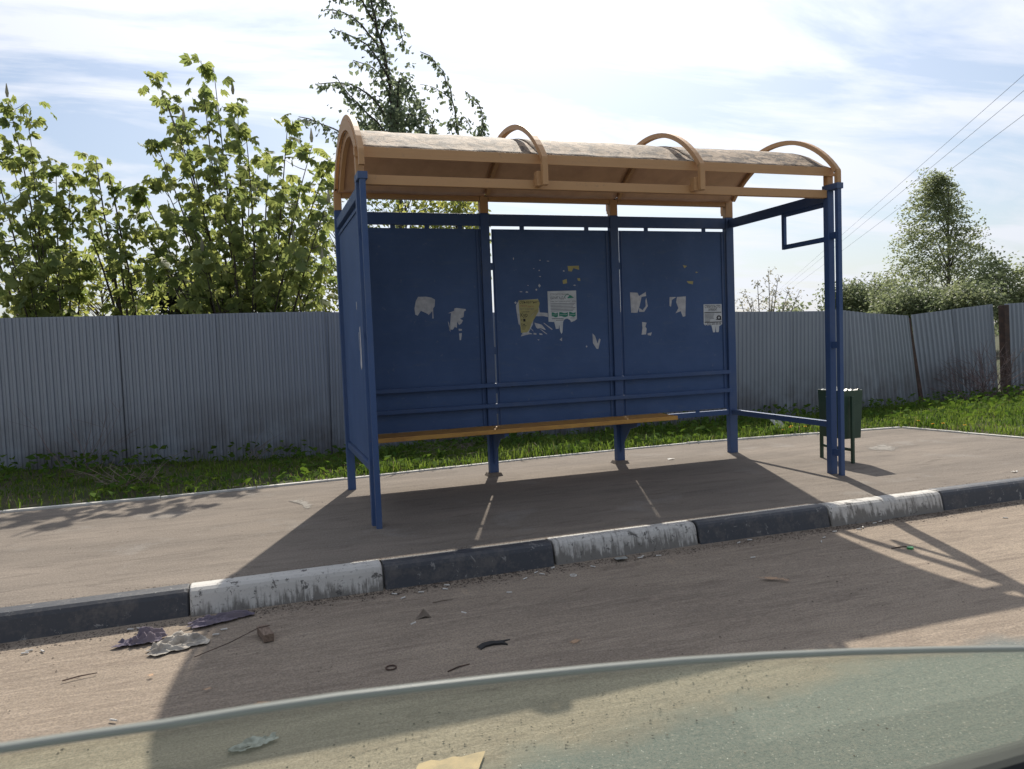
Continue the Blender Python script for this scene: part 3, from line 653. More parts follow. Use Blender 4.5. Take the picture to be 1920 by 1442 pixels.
# ---------------- foliage helpers ----------------
def leafmesh(name, pos, size, mat, parent, palm=False, droop=.5, lean_=(0, 0, 0), wr=.5, **props):
    pos = np.asarray(pos, float); n = len(pos)
    size = size*rng.uniform(.65, 1.25, n)
    th = rng.uniform(0, 2*np.pi, n)
    a = np.stack([np.cos(th), np.sin(th), -rng.uniform(.1, 2*droop, n)], -1)+np.array(lean_); a /= np.linalg.norm(a, axis=1, keepdims=True)
    r = rng.normal(0, 1, (n, 3)); r[:, 2] += 1.0
    s = np.cross(a, r); s /= np.linalg.norm(s, axis=1, keepdims=True); nn = np.cross(s, a)
    V = []; F = []; base = 0
    lf = [(-1.15, .66), (-.55, .92), (0, 1.), (.55, .92), (1.15, .66)] if palm else [(0, 1.)]
    for ang, l in lf:
        d = a*np.cos(ang)+s*np.sin(ang)-nn*(.18 if palm else 0); p = -a*np.sin(ang)+s*np.cos(ang)
        L = (size*l)[:, None]; w_ = L*wr*(.86 if palm else 1)*.5
        q = np.stack([pos, pos+d*L*.62+p*w_+nn*L*.07, pos+d*L-nn*L*.16, pos+d*L*.62-p*w_+nn*L*.07], 1)
        V.append(q.reshape(-1, 3)); F.append(np.arange(4*n).reshape(-1, 4)+base); base += 4*n
    return npmesh(name, np.concatenate(V), np.concatenate(F), mat, parent, **props)
def curve(a, b_, bow, n=7):
    a, b_ = np.array(a, float), np.array(b_, float); t = np.linspace(0, 1, n)[:, None]
    mid = (a+b_)/2+np.array(bow, float)
    return (1-t)**2*a+2*t*(1-t)*mid+t*t*b_
def shoots_tree(name, label, cat, base, tips, mats, lat=11, latlen=.55, leafn=7, leafsize=.16, tr=.035, palm=True, group=None, spread=.07, start=.22, droop=.5, candles=0):
    root = thing(name, label, cat, base, group); B = MB(); pos = []; base = np.array(base, float)
    for tp in tips:
        tp = np.array(tp, float); H = tp[2]-base[2]
        fork = base+np.array([(tp[0]-base[0])*.25, (tp[1]-base[1])*.25, H*random.uniform(.12, .3)])
        path = np.concatenate([curve(base, fork, (0, 0, 0), 3)[:-1], curve(fork, tp, ((tp[0]-base[0])*-.10+random.uniform(-.12, .12), random.uniform(-.1, .1), H*.06), 9)])
        n = len(path); B.tube([tuple(p-base) for p in path], [tr*(1-.86*i/(n-1)) for i in range(n)], 6)
        for k in range(lat):
            t = start+(1-start)*(k+random.random()*.8)/lat; f = t*(n-1); i = min(int(f), n-2); p = path[i]+(path[i+1]-path[i])*(f-i)
            ll = latlen*(1.25-t*.95)*random.uniform(.6, 1.25); an = random.uniform(0, 2*math.pi)
            q = p+np.array([math.cos(an)*ll, math.sin(an)*ll*.9, ll*random.uniform(.15, .75)])
            tw = curve(p, q, (0, 0, -.03), 4); B.tube([tuple(v-base) for v in tw], [tr*.26, tr*.2, tr*.14, tr*.08], 4)
            for m_ in range(leafn):
                u = random.uniform(.25, 1.05); pos.append(p+(q-p)*u+rng.normal(0, spread, 3))
        for m_ in range(int(leafn*1.6)): pos.append(tp+rng.normal(0, spread*1.1, 3)-np.array([0, 0, .05]))
    B.build('branches', mats[0], root, smooth=True)
    leafmesh('crown', np.array(pos)-base, leafsize, mats[1], root, palm=palm, droop=droop, wr=.62, kind='stuff')
    if candles:
        for tp in random.sample(list(tips), min(candles, len(tips))):
            c0 = np.array(tp)-base+np.array([random.uniform(-.05, .05), 0, .05]); b = MB()
            b.tube([tuple(c0), tuple(c0+(0, 0, .05)), tuple(c0+(0, 0, .16))], [.012, .022, .004], 6); b.build('flower_spike', M['leaf_pale'], root)
    return root
def poly_tree(name, label, cat, base, lines, mats, dens=90, rad=.10, leafsize=.09, tr=.05, droop=.7, group=None, extra=None, twig=0):
    root = thing(name, label, cat, base, group); B = MB(); pos = []; base = np.array(base, float)
    for li, ln in enumerate(lines):
        ln = np.array(ln, float); L = np.r_[0, np.cumsum(np.linalg.norm(np.diff(ln, axis=0), axis=1))]; n = max(6, int(L[-1]*5))
        t = np.linspace(0, L[-1], n); path = np.stack([np.interp(t, L, ln[:, i]) for i in range(3)], -1)
        for _ in range(2): path[1:-1] = (path[:-2]+2*path[1:-1]+path[2:])/4
        path[1:-1] += rng.normal(0, .012, path[1:-1].shape)
        r0 = tr*(1 if li == 0 else .35)*min(1, L[-1]/3+.3)
        B.tube([tuple(p-base) for p in path], [r0*(1-.85*i/(n-1))+.004 for i in range(n)], 5)
        m_ = int(L[-1]*dens); tt = rng.uniform(0.06 if li else .25, 1, m_)*(n-1); ii = np.minimum(tt.astype(int), n-2)
        p = path[ii]+(path[ii+1]-path[ii])*(tt-ii)[:, None]
        rr = rad*(1.35-.8*tt/(n-1))[:, None]
        pos.append(p+rng.normal(0, 1, (m_, 3))*rr*np.array([1, 1, .8])-np.array([0, 0, .04]))
    if extra is not None: pos.append(extra)
    B.build('trunk', mats[0], root, smooth=True); pos = np.concatenate(pos)
    leafmesh('crown', pos-base, leafsize, mats[1], root, droop=droop, wr=.7, kind='stuff'); return root
def blob_tree(name, label, cat, base, center, rad, mats, clumps=60, per=60, leafsize=.12, cl=.28, tr=.06, group=None, lean_=(0, 0, 0), strand=0., prof_=None, shell=.45):
    root = thing(name, label, cat, base, group); base = np.array(base, float); c0 = np.array(center, float); rad = np.array(rad, float); B = MB()
    d = rng.normal(0, 1, (clumps, 3)); d /= np.linalg.norm(d, axis=1, keepdims=True); rr = rng.uniform(shell, 1, clumps)**.6
    rr *= rng.uniform(.78, 1.12, clumps)
    C = c0+d*rad*rr[:, None]
    if prof_:   # radius follows a height profile
        h = rng.uniform(0, 1, clumps)**1.15; w_ = np.interp(h, *prof_); an = rng.uniform(0, 2*np.pi, clumps); q = rng.uniform(.1, 1, clumps)**.55*rng.uniform(.85, 1.15, clumps)
        C = np.stack([c0[0]+np.cos(an)*w_*q*rad[0], c0[1]+np.sin(an)*w_*q*rad[1], c0[2]-rad[2]+2*rad[2]*h], -1)
    B.tube([(0, 0, 0), tuple((c0-base)*.5), tuple((c0+(0, 0, rad[2]*.85)-base))], [tr, tr*.75, tr*.15], 7)
    for c_ in C[::max(1, clumps//90)]:
        z = max(.15, min(.9, (c_[2]-base[2])/(c0[2]+rad[2]-base[2])-.18)); st = (c0-base)*np.array([1, 1, 0])*z+np.array([0, 0, (c0[2]+rad[2]-base[2])*z])
        B.tube([tuple(v) for v in curve(st, c_-base, (0, 0, .1), 4)], [tr*.3, tr*.2, tr*.12, tr*.05], 4)
    B.build('trunk', mats[0], root, smooth=True)
    if strand:
        u = np.tile(np.linspace(0, 1, per), clumps)[:, None]; dirv = np.array(lean_)+rng.normal(0, .25, (clumps, 3)); dirv /= np.linalg.norm(dirv, axis=1, keepdims=True)
        ln = rng.uniform(.5, 1.2, (clumps, 1))*strand
        P_ = np.repeat(C, per, 0)+np.repeat(dirv*ln, per, 0)*u-np.array([0, 0, 1])*(u**2)*strand*.35+rng.normal(0, cl, (clumps*per, 3))*.35
    else: P_ = np.repeat(C, per, 0)+rng.normal(0, 1, (clumps*per, 3))*cl*np.repeat(rng.uniform(.5, 1.2, (clumps, 1)), per, 0)
    leafmesh('crown', P_-base, leafsize, mats[1], root, lean_=tuple(np.array(lean_)*.8), wr=.6, kind='stuff'); return root

BK, LC = M['bark'], M['leaf_chest']
shoots_tree('broadleaf_tree', 'tall broad-leaved young tree behind the fence, just left of the shelter', 'tree', (-.72, 5.55, -.1),
    [(-1.616, 5.293, 4.428), (-1.575, 5.843, 4.319), (-0.959, 5.077, 4.528), (-1.068, 4.707, 4.092), (-0.71, 5.164, 4.197), (-0.639, 4.345, 3.624), (-1.315, 4.963, 3.789), (-1.709, 5.666, 3.802), (-1.594, 4.829, 3.166), (-1.935, 5.515, 3.176), (-0.151, 4.765, 3.86), (-0.368, 5.393, 3.596), (0.072, 4.284, 3.435), (0.324, 4.769, 3.409), (0.169, 4.113, 2.712), (-0.027, 5.446, 3.217), (-0.995, 4.347, 3.257), (-0.84, 3.985, 2.839), (-1.307, 4.418, 2.678), (-1.848, 5.262, 2.624), (-1.647, 4.788, 2.192), (-0.59, 4.068, 2.457), (-0.242, 3.936, 2.209), (0.084, 4.198, 2.06), (-1.149, 4.048, 2.164), (-0.604, 5.746, 3.398), (-0.319, 5.14, 2.819), (-2.082, 5.838, 2.974)],
    (BK, LC), lat=17, latlen=.50, leafn=5, leafsize=.115, tr=.024, candles=7, group='young broad-leaved trees behind the fence', spread=.06)
shoots_tree('broadleaf_tree', 'broad-leaved tree at the far left edge, rising behind the fence', 'tree', (-2.95, 5.8, -.1),
    [(-3.3, 5.846, 4.21), (-3.204, 6.195, 4.226), (-3.585, 5.734, 3.912), (-2.991, 5.414, 3.491), (-2.839, 5.841, 3.537), (-3.175, 5.279, 3.391), (-2.946, 5.262, 2.794), (-2.734, 5.87, 3.032), (-3.458, 5.25, 2.901), (-3.254, 4.964, 2.448), (-2.729, 4.875, 2.322), (-2.587, 5.494, 2.336), (-2.994, 4.858, 2.145), (-3.97, 6.031, 3.537), (-2.736, 5.987, 3.38)],
    (BK, LC), lat=15, latlen=.46, leafn=5, leafsize=.11, tr=.022, candles=3, group='young broad-leaved trees behind the fence', spread=.06)
shoots_tree('broadleaf_tree', 'thin sparse broad-leaved sapling between the two larger left trees', 'tree', (-2.0, 5.7, -.1),
    [(-2.344, 5.48, 3.471), (-2.204, 5.421, 3.275), (-2.544, 5.926, 3.439), (-2.13, 5.266, 2.684), (-2.48, 5.476, 2.65), (-2.03, 5.021, 2.341)],
    (BK, LC), lat=8, latlen=.36, leafn=5, leafsize=.11, tr=.035, group='young broad-leaved trees behind the fence', start=.4)
lu = (BK, M['leaf_under'])
for c_, r_, lb in (((-3.975, 9.132, 2.348), (1.1, .8, .75), 'yellow-green shrub over the fence at the far left'), ((-3.031, 9.338, 2.267), (.95, .8, .62), 'yellow-green shrub over the fence below the thin sapling'),
               ((-0.943, 8.628, 2.138), (.7, .7, .5), 'shrub over the fence under the tall left tree'), ((0.043, 7.775, 2.27), (.85, .8, .8), 'dense green shrub over the fence touching the shelter'),
               ((0.765, 8.088, 2.732), (.8, .7, 1.3), 'leafy shrub directly behind the left side wall of the shelter'), ((1.802, 7.774, 3.308), (1.1, .8, .9), 'leafy shrub seen in the gap under the shelter roof'),
               ((2.727, 7.994, 3.362), (.55, .7, .7), 'leafy shrub at the right of the gap under the shelter roof')):
    blob_tree('shrub', lb, 'shrub', (c_[0], c_[1], -.1), c_, r_, lu, clumps=48, per=20, leafsize=.10, cl=.16, tr=.03, group='shrubs behind the fence')
blob_tree('conifer', 'dark evergreen top showing over the fence between the left trees', 'tree', ((-2.716, 19.3, 2.742)[0], (-2.716, 19.3, 2.742)[1], -.1), (-2.703, 19.31, 2.975), (1.0, .9, .62), (BK, M['leaf_conifer']), clumps=90, per=50, leafsize=.13, cl=.16)
DL = [[(1.967, 10.248, 1.427), (2.203, 10.295, 3.537), (2.232, 10.361, 4.808), (2.184, 10.435, 5.764), (2.105, 10.519, 6.721), (1.931, 10.629, 7.576), (1.852, 10.712, 8.533), (1.812, 10.77, 9.277)],
 [(2.201, 10.404, 5.339), (1.833, 10.354, 5.976), (1.501, 10.482, 6.251), (1.197, 10.484, 6.332), (0.721, 10.64, 6.268)], [(2.078, 10.531, 6.775), (1.824, 10.872, 7.507), (1.437, 11.024, 7.877), (0.972, 11.293, 7.984)],
 [(2.138, 10.488, 6.402), (1.758, 10.226, 6.944), (1.463, 10.232, 7.151), (1.039, 10.272, 7.197)], [(2.185, 10.447, 5.976), (1.981, 10.878, 6.732), (1.77, 11.067, 6.942), (1.534, 11.148, 6.973)],
 [(2.223, 10.377, 5.02), (1.734, 10.154, 5.604), (1.344, 10.194, 5.844), (1.049, 10.216, 6.332)], [(2.004, 10.585, 7.255), (2.096, 10.369, 7.691), (2.305, 10.289, 7.536), (2.416, 10.231, 7.197), (2.391, 10.223, 6.926)],
 [(2.225, 10.389, 5.232), (2.31, 10.335, 6.569), (2.494, 10.255, 6.267), (2.729, 10.149, 5.815), (2.938, 10.045, 5.259)], [(2.232, 10.361, 4.808), (1.643, 10.283, 5.483), (1.313, 10.41, 5.756), (1.228, 10.42, 5.448)],
 [(2.235, 10.341, 4.49), (1.29, 10.06, 5.081), (0.814, 10.132, 5.375), (0.343, 10.3, 5.526)], [(2.232, 10.361, 4.808), (2.377, 9.945, 5.732), (2.513, 9.782, 5.541), (2.665, 9.706, 5.125)],
 [(2.159, 10.449, 5.871), (2.424, 10.937, 6.68), (2.548, 10.872, 6.291), (2.653, 10.804, 5.739)], [(1.906, 10.643, 7.683), (2.05, 10.62, 8.101), (2.228, 10.556, 8.041), (2.268, 10.521, 7.669)], [(1.901, 10.639, 7.578), (1.654, 10.76, 8.224), (1.333, 10.869, 8.237), (1.101, 10.935, 8.034)],
 [(2.232, 10.361, 4.808), (1.902, 10.941, 5.576), (1.674, 11.142, 5.889), (1.576, 11.159, 5.619)], [(2.252, 10.354, 4.807), (1.934, 9.656, 5.47), (2.02, 9.648, 5.818), (2.165, 9.58, 5.511)]]
ex = np.concatenate([rng.normal(0, 1, (n_, 3))*np.array(s_)+np.array(c_) for c_, s_, n_ in (((2.496, 10.319, 5.592), (.24, .3, .28), 300), ((1.749, 10.579, 5.729), (.30, .3, .28), 190), ((2.271, 10.424, 6.078), (.18, .25, .4), 180), ((2.007, 10.444, 4.923), (.5, .4, .4), 300))])
poly_tree('windblown_tree', 'tall dark tree with drooping wind-bent branches rising above the left roof', 'tree', ((1.967, 10.248, 1.427)[0], (1.967, 10.248, 1.427)[1], -.1), DL, (BK, M['leaf_dark']), dens=62, rad=.075, leafsize=.112, tr=.07, extra=ex)
poly_tree('windblown_sapling', 'slender bent shoot with small dark leaves just left of the first middle roof hoop', 'tree', ((3.37, 10.288, 1.164)[0], (3.37, 10.288, 1.164)[1], -.1),
 [[(3.37, 10.288, 1.164), (3.459, 10.402, 3.571), (3.519, 10.494, 5.43), (3.452, 10.556, 6.09), (3.351, 10.616, 6.533), (3.185, 10.696, 6.923), (2.864, 10.816, 7.133)], [(3.432, 10.564, 6.113), (3.206, 10.654, 6.341), (3.004, 10.729, 6.459), (2.818, 10.792, 6.467)], [(3.494, 10.509, 5.541), (3.565, 10.506, 5.889), (3.723, 10.443, 5.729), (3.757, 10.412, 5.399)], [(3.478, 10.508, 5.432), (3.339, 10.369, 5.866), (3.299, 10.373, 5.706), (3.34, 10.336, 5.326)]], (BK, M['leaf_dark']), dens=46, rad=.055, leafsize=.105, tr=.03)
poly_tree('windblown_sapling', 'shortest dark bent shoot behind the roof nearest the first middle roof hoop', 'tree', ((3.763, 10.155, 1.148)[0], (3.763, 10.155, 1.148)[1], -.1),
 [[(3.763, 10.155, 1.148), (3.874, 10.262, 3.554), (3.953, 10.333, 5.194), (4.048, 10.337, 5.792), (3.93, 10.395, 6.093), (3.691, 10.487, 6.289)], [(3.959, 10.338, 5.303), (3.818, 10.194, 5.631), (3.881, 10.163, 5.466), (4.021, 10.101, 5.222)]], (BK, M['leaf_dark']), dens=50, rad=.06, leafsize=.10, tr=.03)
# right-hand background
bt = (28.95, 21.241, 1.337)
blob_tree('birch_tree', 'tall feathery birch leaning in the wind beyond the right end of the fence', 'tree', (bt[0], bt[1], -.1), (bt[0], bt[1], 4.2), (2.7, 2.2, 3.5), (M['bark_pale'], M['leaf_birch']), clumps=1150, per=20, leafsize=.12, cl=.13, tr=.10, lean_=(-.75, .25, .25), strand=1.25, prof_=([0, .12, .3, .5, .72, .88, 1.0], [.9, 1.12, 1.05, .8, .55, .28, .08]))
for px_, c_, r_, lb, nm, lf in ((0, (27.657, 17.512, 2.388), (1.55, 1.5, 1.25), 'rounded green bushy tree at the far right edge beyond the fence', 'bushy_tree', 'leaf_birch'),
      (0, (28.959, 25.54, 2.577), (2.0, 1.4, .95), 'grey-green bushy tree right of the shelter posts, beyond the fence', 'bushy_tree', 'leaf_bush'),
      (0, (26.189, 24.349, 2.422), (1.0, 1.2, .85), 'low grey-green bushy tree right beside the outer shelter post', 'bushy_tree', 'leaf_bush'),
      (0, (23.91, 18.744, 1.904), (1.1, 1.2, .62), 'low green bush under the left side of the birch', 'bushy_tree', 'leaf_bush'),
      (0, (24.431, 16.453, 1.863), (.95, 1.2, .62), 'low green bush between the birch and the far right tree', 'bushy_tree', 'leaf_bush')):
    blob_tree(nm, lb, 'tree', (c_[0], c_[1], -.1), c_, r_, (BK, M[lf]), clumps=115, per=40, leafsize=.14, cl=.24, tr=.06, group='background trees right of the shelter', lean_=(-.4, 0, .2))
fb = (11.486, 11.239, 0.882)
shoots_tree('blossoming_tree', 'sparse pale blossoming tree seen through the open right side of the shelter', 'tree', (fb[0], fb[1], -.1),
  [(11.648, 11.293, 2.688), (12.225, 11.62, 2.582), (11.126, 11.029, 2.403), (11.047, 11.464, 2.176), (12.4, 11.434, 2.222), (12.381, 11.012, 2.122), (10.738, 11.238, 1.966), (11.419, 10.807, 2.12), (11.414, 11.646, 1.98), (11.915, 10.942, 1.859)], (M['bark_pale'], M['leaf_pale']), lat=12, latlen=.42, leafn=5, leafsize=.075, tr=.03, palm=False, spread=.05, start=.3)
c_ = (41.234, 44.658, 2.558); tl = []
for i in range(120):
    a = np.array((51.722, 57.018, 3.182))+np.array([.95, -.32, 0])*random.uniform(-45, 45)+np.array([.3, .95, 0])*random.uniform(-4, 12)
    tl.append(np.array([a[0], a[1], random.uniform(.5, 3.4)])+rng.normal(0, .8, (55, 3)))
leafmesh('distant_treeline', np.concatenate(tl), .5, M['leaf_bush'], None, wr=.7, kind='stuff', label='low green treeline far beyond the fence', category='treeline')

# ---------------- verge grass and weeds ----------------
def ed_y(x): return np.interp(x, [e[0] for e in EDGE[:11]], [e[1] for e in EDGE[:11]])
def fe_y(x): return np.interp(x, [-9, 6.8, 9.0, 11, 14], [3.6, 3.6, 4.3, 4.5, 4.7])
def in_lawn(x, y):
    left = (y > np.where(x < 6.04, ed_y(x)+.045, -9)) & (y < fe_y(x)-.02)
    rb = 6.04+(1.75-y)*.19
    return left & ((x < 6.04) | ((x > rb+.05) & (y > -.75)) | (y > 1.8))
def blades(name, n, x0, x1, h, w_, mat, f=None, **pr):
    x = rng.uniform(x0, x1, n); y = rng.uniform(-.78, 4.7, n); k = in_lawn(x, y)
    if f is not None: k &= f(x, y)
    k &= (x > -.4) | (rng.uniform(0, 1, n) < .28+.5*(np.sin(x*2.7+1)*np.sin(y*4+x) > .1))  # sparser at the left: bare dark soil stands in for tree shade
    x, y = x[k], y[k]; n = len(x); z = gz(x, y)-.005
    pat = np.sin(x*3.1+np.sin(y*5))*np.sin(y*4.3+x)*.5+.5
    H = h*rng.uniform(.4, 1.25, n)*(.45+.85*pat)*np.where(x < .2, .72, 1.); th = rng.uniform(0, 2*np.pi, n); W_ = w_*rng.uniform(.6, 1.3, n)
    dx, dy = np.cos(th), np.sin(th); bend = rng.uniform(.15, 1.5, n)**1.2*H*.9; bx_, by_ = np.cos(th+1.57+rng.normal(0, .4, n)), np.sin(th+1.57+rng.normal(0, .4, n))
    b0 = np.stack([x, y, z], -1); sd_ = np.stack([dx, dy, 0*x], -1)*W_[:, None]/2
    m1 = b0+np.stack([bx_*bend*.3, by_*bend*.3, H*.6], -1); t = b0+np.stack([bx_*bend, by_*bend, H*(1-.38*np.minimum(bend/H, 1.6))], -1)
    V = np.stack([b0-sd_, b0+sd_, m1+sd_*.8, m1-sd_*.8, t], 1).reshape(-1, 3); o = np.arange(n)[:, None]*5
    F = np.concatenate([o+np.array([[0, 1, 2]]), o+np.array([[0, 2, 3]]), o+np.array([[3, 2, 4]])])
    return npmesh(name, V, F, mat, None, kind='stuff', **pr)
blades('grass', 125000, -5.5, 13.5, .115, .009, M['grass'], label='green grass growing on the verge in front of the fence', category='grass')
blades('tall_grass', 9000, -5.5, 13.5, .19, .010, M['grass'], lambda x, y: (np.sin(x*4.7)*np.sin(y*3.3+x*1.9) > .25), label='taller arching grass tufts scattered over the verge', category='grass')
blades('dry_grass', 16000, -5.5, 13.5, .13, .005, M['dry'], lambda x, y: (rng.uniform(0, 1, len(x)) < .35) | (x < .3), label='dry straw-coloured grass among the green blades', category='grass')
n = 8000; x = rng.uniform(-5.5, 12, n); y = rng.uniform(1.7, 4.5, n); k = in_lawn(x, y) & (np.sin(x*2.3+1)*np.sin(y*3+x*.7) > -.25); x, y = x[k], y[k]
cx_, cy_ = np.round(x/.16)*.16, np.round(y/.16)*.16
x = cx_+(x-cx_)*.8; y = cy_+(y-cy_)*.8
pos = np.stack([x, y, gz(x, y)+rng.uniform(.02, .17, len(x))*(.5+.7*np.clip((y-1.9)/1.3, 0, 1))], -1)
leafmesh('leafy_weeds', pos, .075, M['weed'], None, droop=.25, wr=.6, kind='stuff', label='broad-leaved weeds mixed into the verge grass', category='weeds')

def dandelion(x, y, label):
    z = float(gz(x, y)); r = thing('dandelion', label, 'flower', (x, y, z), 'dandelions at the footway edge'); b = MB(); h = random.uniform(.05, .08)
    b.tube([(0, 0, 0), (.004, 0, h)], .0022, 5); b.build('stem', M['grass'], r)
    b = MB()
    for l_ in range(3):
        for i in range(12):
            a = 2*math.pi*(i+.5*l_)/12; rr = .021-.005*l_; u = Vector((math.cos(a), math.sin(a), .15+.35*l_)); s_ = Vector((-math.sin(a), math.cos(a), 0))*.004; c0 = Vector((.004, 0, h))
            b.add([c0, c0+u*rr*.7+s_, c0+u*rr, c0+u*rr*.7-s_], [(0, 1, 2, 3)])
    b.build('flower_head', M['petal'], r)
for x, y, lb in ((4.84, 2.08, 'upper yellow dandelion just left of the green bin'), (4.77, 2.02, 'second yellow dandelion just left of the bin, beside the white paper'), (4.66, 1.99, 'low yellow dandelion under the white paper'), (4.93, 1.97, 'low yellow dandelion nearest the green bin'),
                 (6.17, 1.46, 'leftmost dandelion of the trio on the right lawn edge'), (6.20, 1.36, 'middle dandelion of the trio on the right lawn edge'), (6.27, 1.16, 'rightmost dandelion of the trio on the right lawn edge'), (6.14, 1.62, 'faint small dandelion left of the trio on the right lawn edge')):
    dandelion(x, y, lb)
def twigs(name, label, c0, n, L, mat, up=.5, cat='dead branches', rad=.004, spread=.25, sub=2):
    r = thing(name, label, cat, c0); b = MB()
    for i in range(n):
        a = random.uniform(0, 6.28); p = Vector((random.gauss(0, spread*.3), random.gauss(0, spread*.3), 0)); d = Vector((math.cos(a)*(1-up*.6), math.sin(a)*(1-up*.6), up*random.uniform(.3, 1.2))).normalized(); l = L*random.uniform(.5, 1.15)
        pts = [p]; q = p.copy()
        for s_ in range(5): q = q+d*l/5; d = (d+Vector((random.gauss(0, .16), random.gauss(0, .16), random.gauss(-.03, .12)))).normalized(); pts.append(q.copy())
        b.tube(pts, [rad*(1-.15*k) for k in range(6)], 4)
        for s_ in range(sub):
            k = random.randint(2, 4); dd = (d+Vector((random.gauss(0, .7), random.gauss(0, .7), random.gauss(.1, .4)))).normalized(); b.tube([pts[k], pts[k]+dd*l*.14, pts[k]+dd*l*.3+Vector((0, 0, -.01))], [rad*.5, rad*.4, rad*.25], 3)
    o = b.build('twigs', mat, r)
    if n > 40: o['kind'] = 'stuff'
    return r
twigs('twig_pile', 'tangle of pale dead branches in the shaded grass at the left', (-1.75, 2.35, .03), 26, .38, M['twig'], .5)
twigs('bare_shrub', 'reddish leafless shrub standing against the leaning fence sheet at the right', (9.9, 3.95, -.08), 46, 1.0, M['redtwig'], .85, 'shrub', .006, .5, 5)
twigs('twig_pile', 'pale broken branches at the foot of the bare shrub by the right fence', (9.7, 3.6, -.05), 10, .5, M['twig'], .45)
twigs('twig_pile', 'thin dry stalks against the fence left of the shelter', (-.75, 3.3, .03), 9, .45, M['twig'], .8, rad=.003)
twigs('twig_pile', 'sparse bare stems against the fence at the far left', (-2.3, 3.3, .03), 10, .8, M['redtwig'], .9, rad=.0035)
twigs('grass_heap', 'brown heap of dead grass behind the bench by the fence', (1.15, 2.75, .03), 60, .22, M['twig'], .3, 'dead grass', .003, .9, 1)

# ---------------- litter bin ----------------
G_ = M['green']
bn = thing('litter_bin', 'dark green steel litter bin full of rubbish, behind the right shelter post', 'litter bin', (4.03, .45, 0))
b = MB(); w0, w1, d0, d1 = .140, .152, .085, .10       # half sizes: bottom / top
vs = []
for z, hy, hx in ((.20, w0, d0), (.605, w1, d1)):
    for sx, sy in ((-1, -1), (1, -1), (1, 1), (-1, 1)): vs.append((sx*hx, sy*hy, z))
for z, hy, hx in ((.22, w0-.006, d0-.006), (.605, w1-.006, d1-.006)):
    for sx, sy in ((-1, -1), (1, -1), (1, 1), (-1, 1)): vs.append((sx*hx, sy*hy, z))
fs = [(0, 3, 2, 1), (8, 9, 10, 11)]+[(i, (i+1) % 4, (i+1) % 4+4, i+4) for i in range(4)]+[(i+8, i+12, (i+1) % 4+12, (i+1) % 4+8) for i in range(4)]+[(i+4, (i+1) % 4+4, (i+1) % 4+12, i+12) for i in range(4)]
b.add(vs, fs).build('bin_body', G_, bn, bevel=.002)
for sy in (-1, 1):
    MB().box((-.052, sy*.182-.012, -.01), (-.028, sy*.182+.012, .56)).build('leg', G_, bn, bevel=.003)
    MB().box((-.027, sy*.178-.012, .48), (-.010, sy*.178+.012, .50)).build('pivot', G_, bn)
MB().box((-.050, -.169, .10), (-.032, .169, .122)).build('cross_bar', G_, bn, bevel=.002)
MB().box((-.124, -.045, .26), (-.1135, .035, .55)).build('front_strap', G_, bn, bevel=.002)
bag = thing('bin_liner', 'crumpled white plastic bag bulging out of the green bin', 'plastic bag', (4.03, .45, .57))
V, F = grid(np.linspace(-.09, .09, 14), np.linspace(-.14, .14, 18), lambda X, Y: .018+.022*np.sin(X*50+Y*13)*np.sin(Y*37)+rng.normal(0, .007, X.shape)); npmesh('crumpled_film', V, F, M['bag'], bag, smooth=False)

# ---------------- litter on the ground ----------------
def cloth(name, label, x, y, z, lx, ly, h, mat, rz, seed):
    rs = np.random.RandomState(seed); r = thing(name, label, 'rag', (x, y, z), 'rags by the kerb', rz)
    n_ = 64; X, Y = np.meshgrid(np.linspace(-1, 1, n_), np.linspace(-1, 1, n_)); rr = 1+.18*np.sin(np.arctan2(Y, X)*3+seed)+.10*np.sin(np.arctan2(Y, X)*7+seed*2)+.05*np.sin(np.arctan2(Y, X)*13)
    ang = np.arctan2(Y, X); sq = np.maximum(abs(X), abs(Y)); PX = np.cos(ang)*sq*rr; PY = np.sin(ang)*sq*rr
    Z = np.zeros_like(PX)
    for q in range(22):
        a_ = rs.uniform(-.5, .9) if q < 15 else rs.uniform(0, 3.1); u = PX*math.cos(a_)+PY*math.sin(a_); v = -PX*math.sin(a_)+PY*math.cos(a_)
        d_ = v-rs.uniform(-.8, .8)+rs.uniform(.05, .22)*np.sin(u*rs.uniform(2, 5)+rs.uniform(0, 6)); s_ = rs.uniform(.03, .10)
        Z += rs.uniform(.3, .8)*np.exp(-(d_/s_)**2)*(1/(1+np.exp(-(u-rs.uniform(-.9, .1))*7)))
    Z = h*np.minimum(Z, 1.8)*.85*(1-sq**5)+.0035+h*.12*np.sin(PX*13+PY*5)*np.sin(PY*17)+rs.normal(0, h*.02, X.shape)
    Z = np.maximum(Z, .002)
    PX = PX+.05*np.sin(PY*9+seed); V = np.stack([PX*lx, PY*ly, Z], -1).reshape(-1, 3)
    i, j = np.meshgrid(np.arange(n_-1), np.arange(n_-1)); a = (j*n_+i).ravel(); F = np.stack([a, a+1, a+n_+1, a+n_], -1)
    npmesh('fabric', V, F, mat, r, smooth=True); return r
cloth('rag', 'crumpled dirty white rag lying half in the sun before the kerb', -1.05, -1.235, -.133, .115, .085, .026, M['cloth_w'], .25, 3)
cloth('rag', 'crumpled purple-grey rag beside the white rag', -1.20, -1.125, -.128, .10, .055, .030, M['cloth_p'], .3, 5)
cloth('rag', 'flattened dark blue-grey rag tucked against the foot of the white kerb stone', -.90, -1.03, -.120, .14, .045, .018, M['cloth_p'], .15, 8)
wb = thing('wood_block', 'short brown wooden block lying on the sand in the shelter shadow', 'wood', (-.69, -1.30, -.134), rz=.22)
b = MB().box((-.022, -.065, 0), (.022, .065, .034)); b.build('block', M['wood'], wb, bevel=.002)
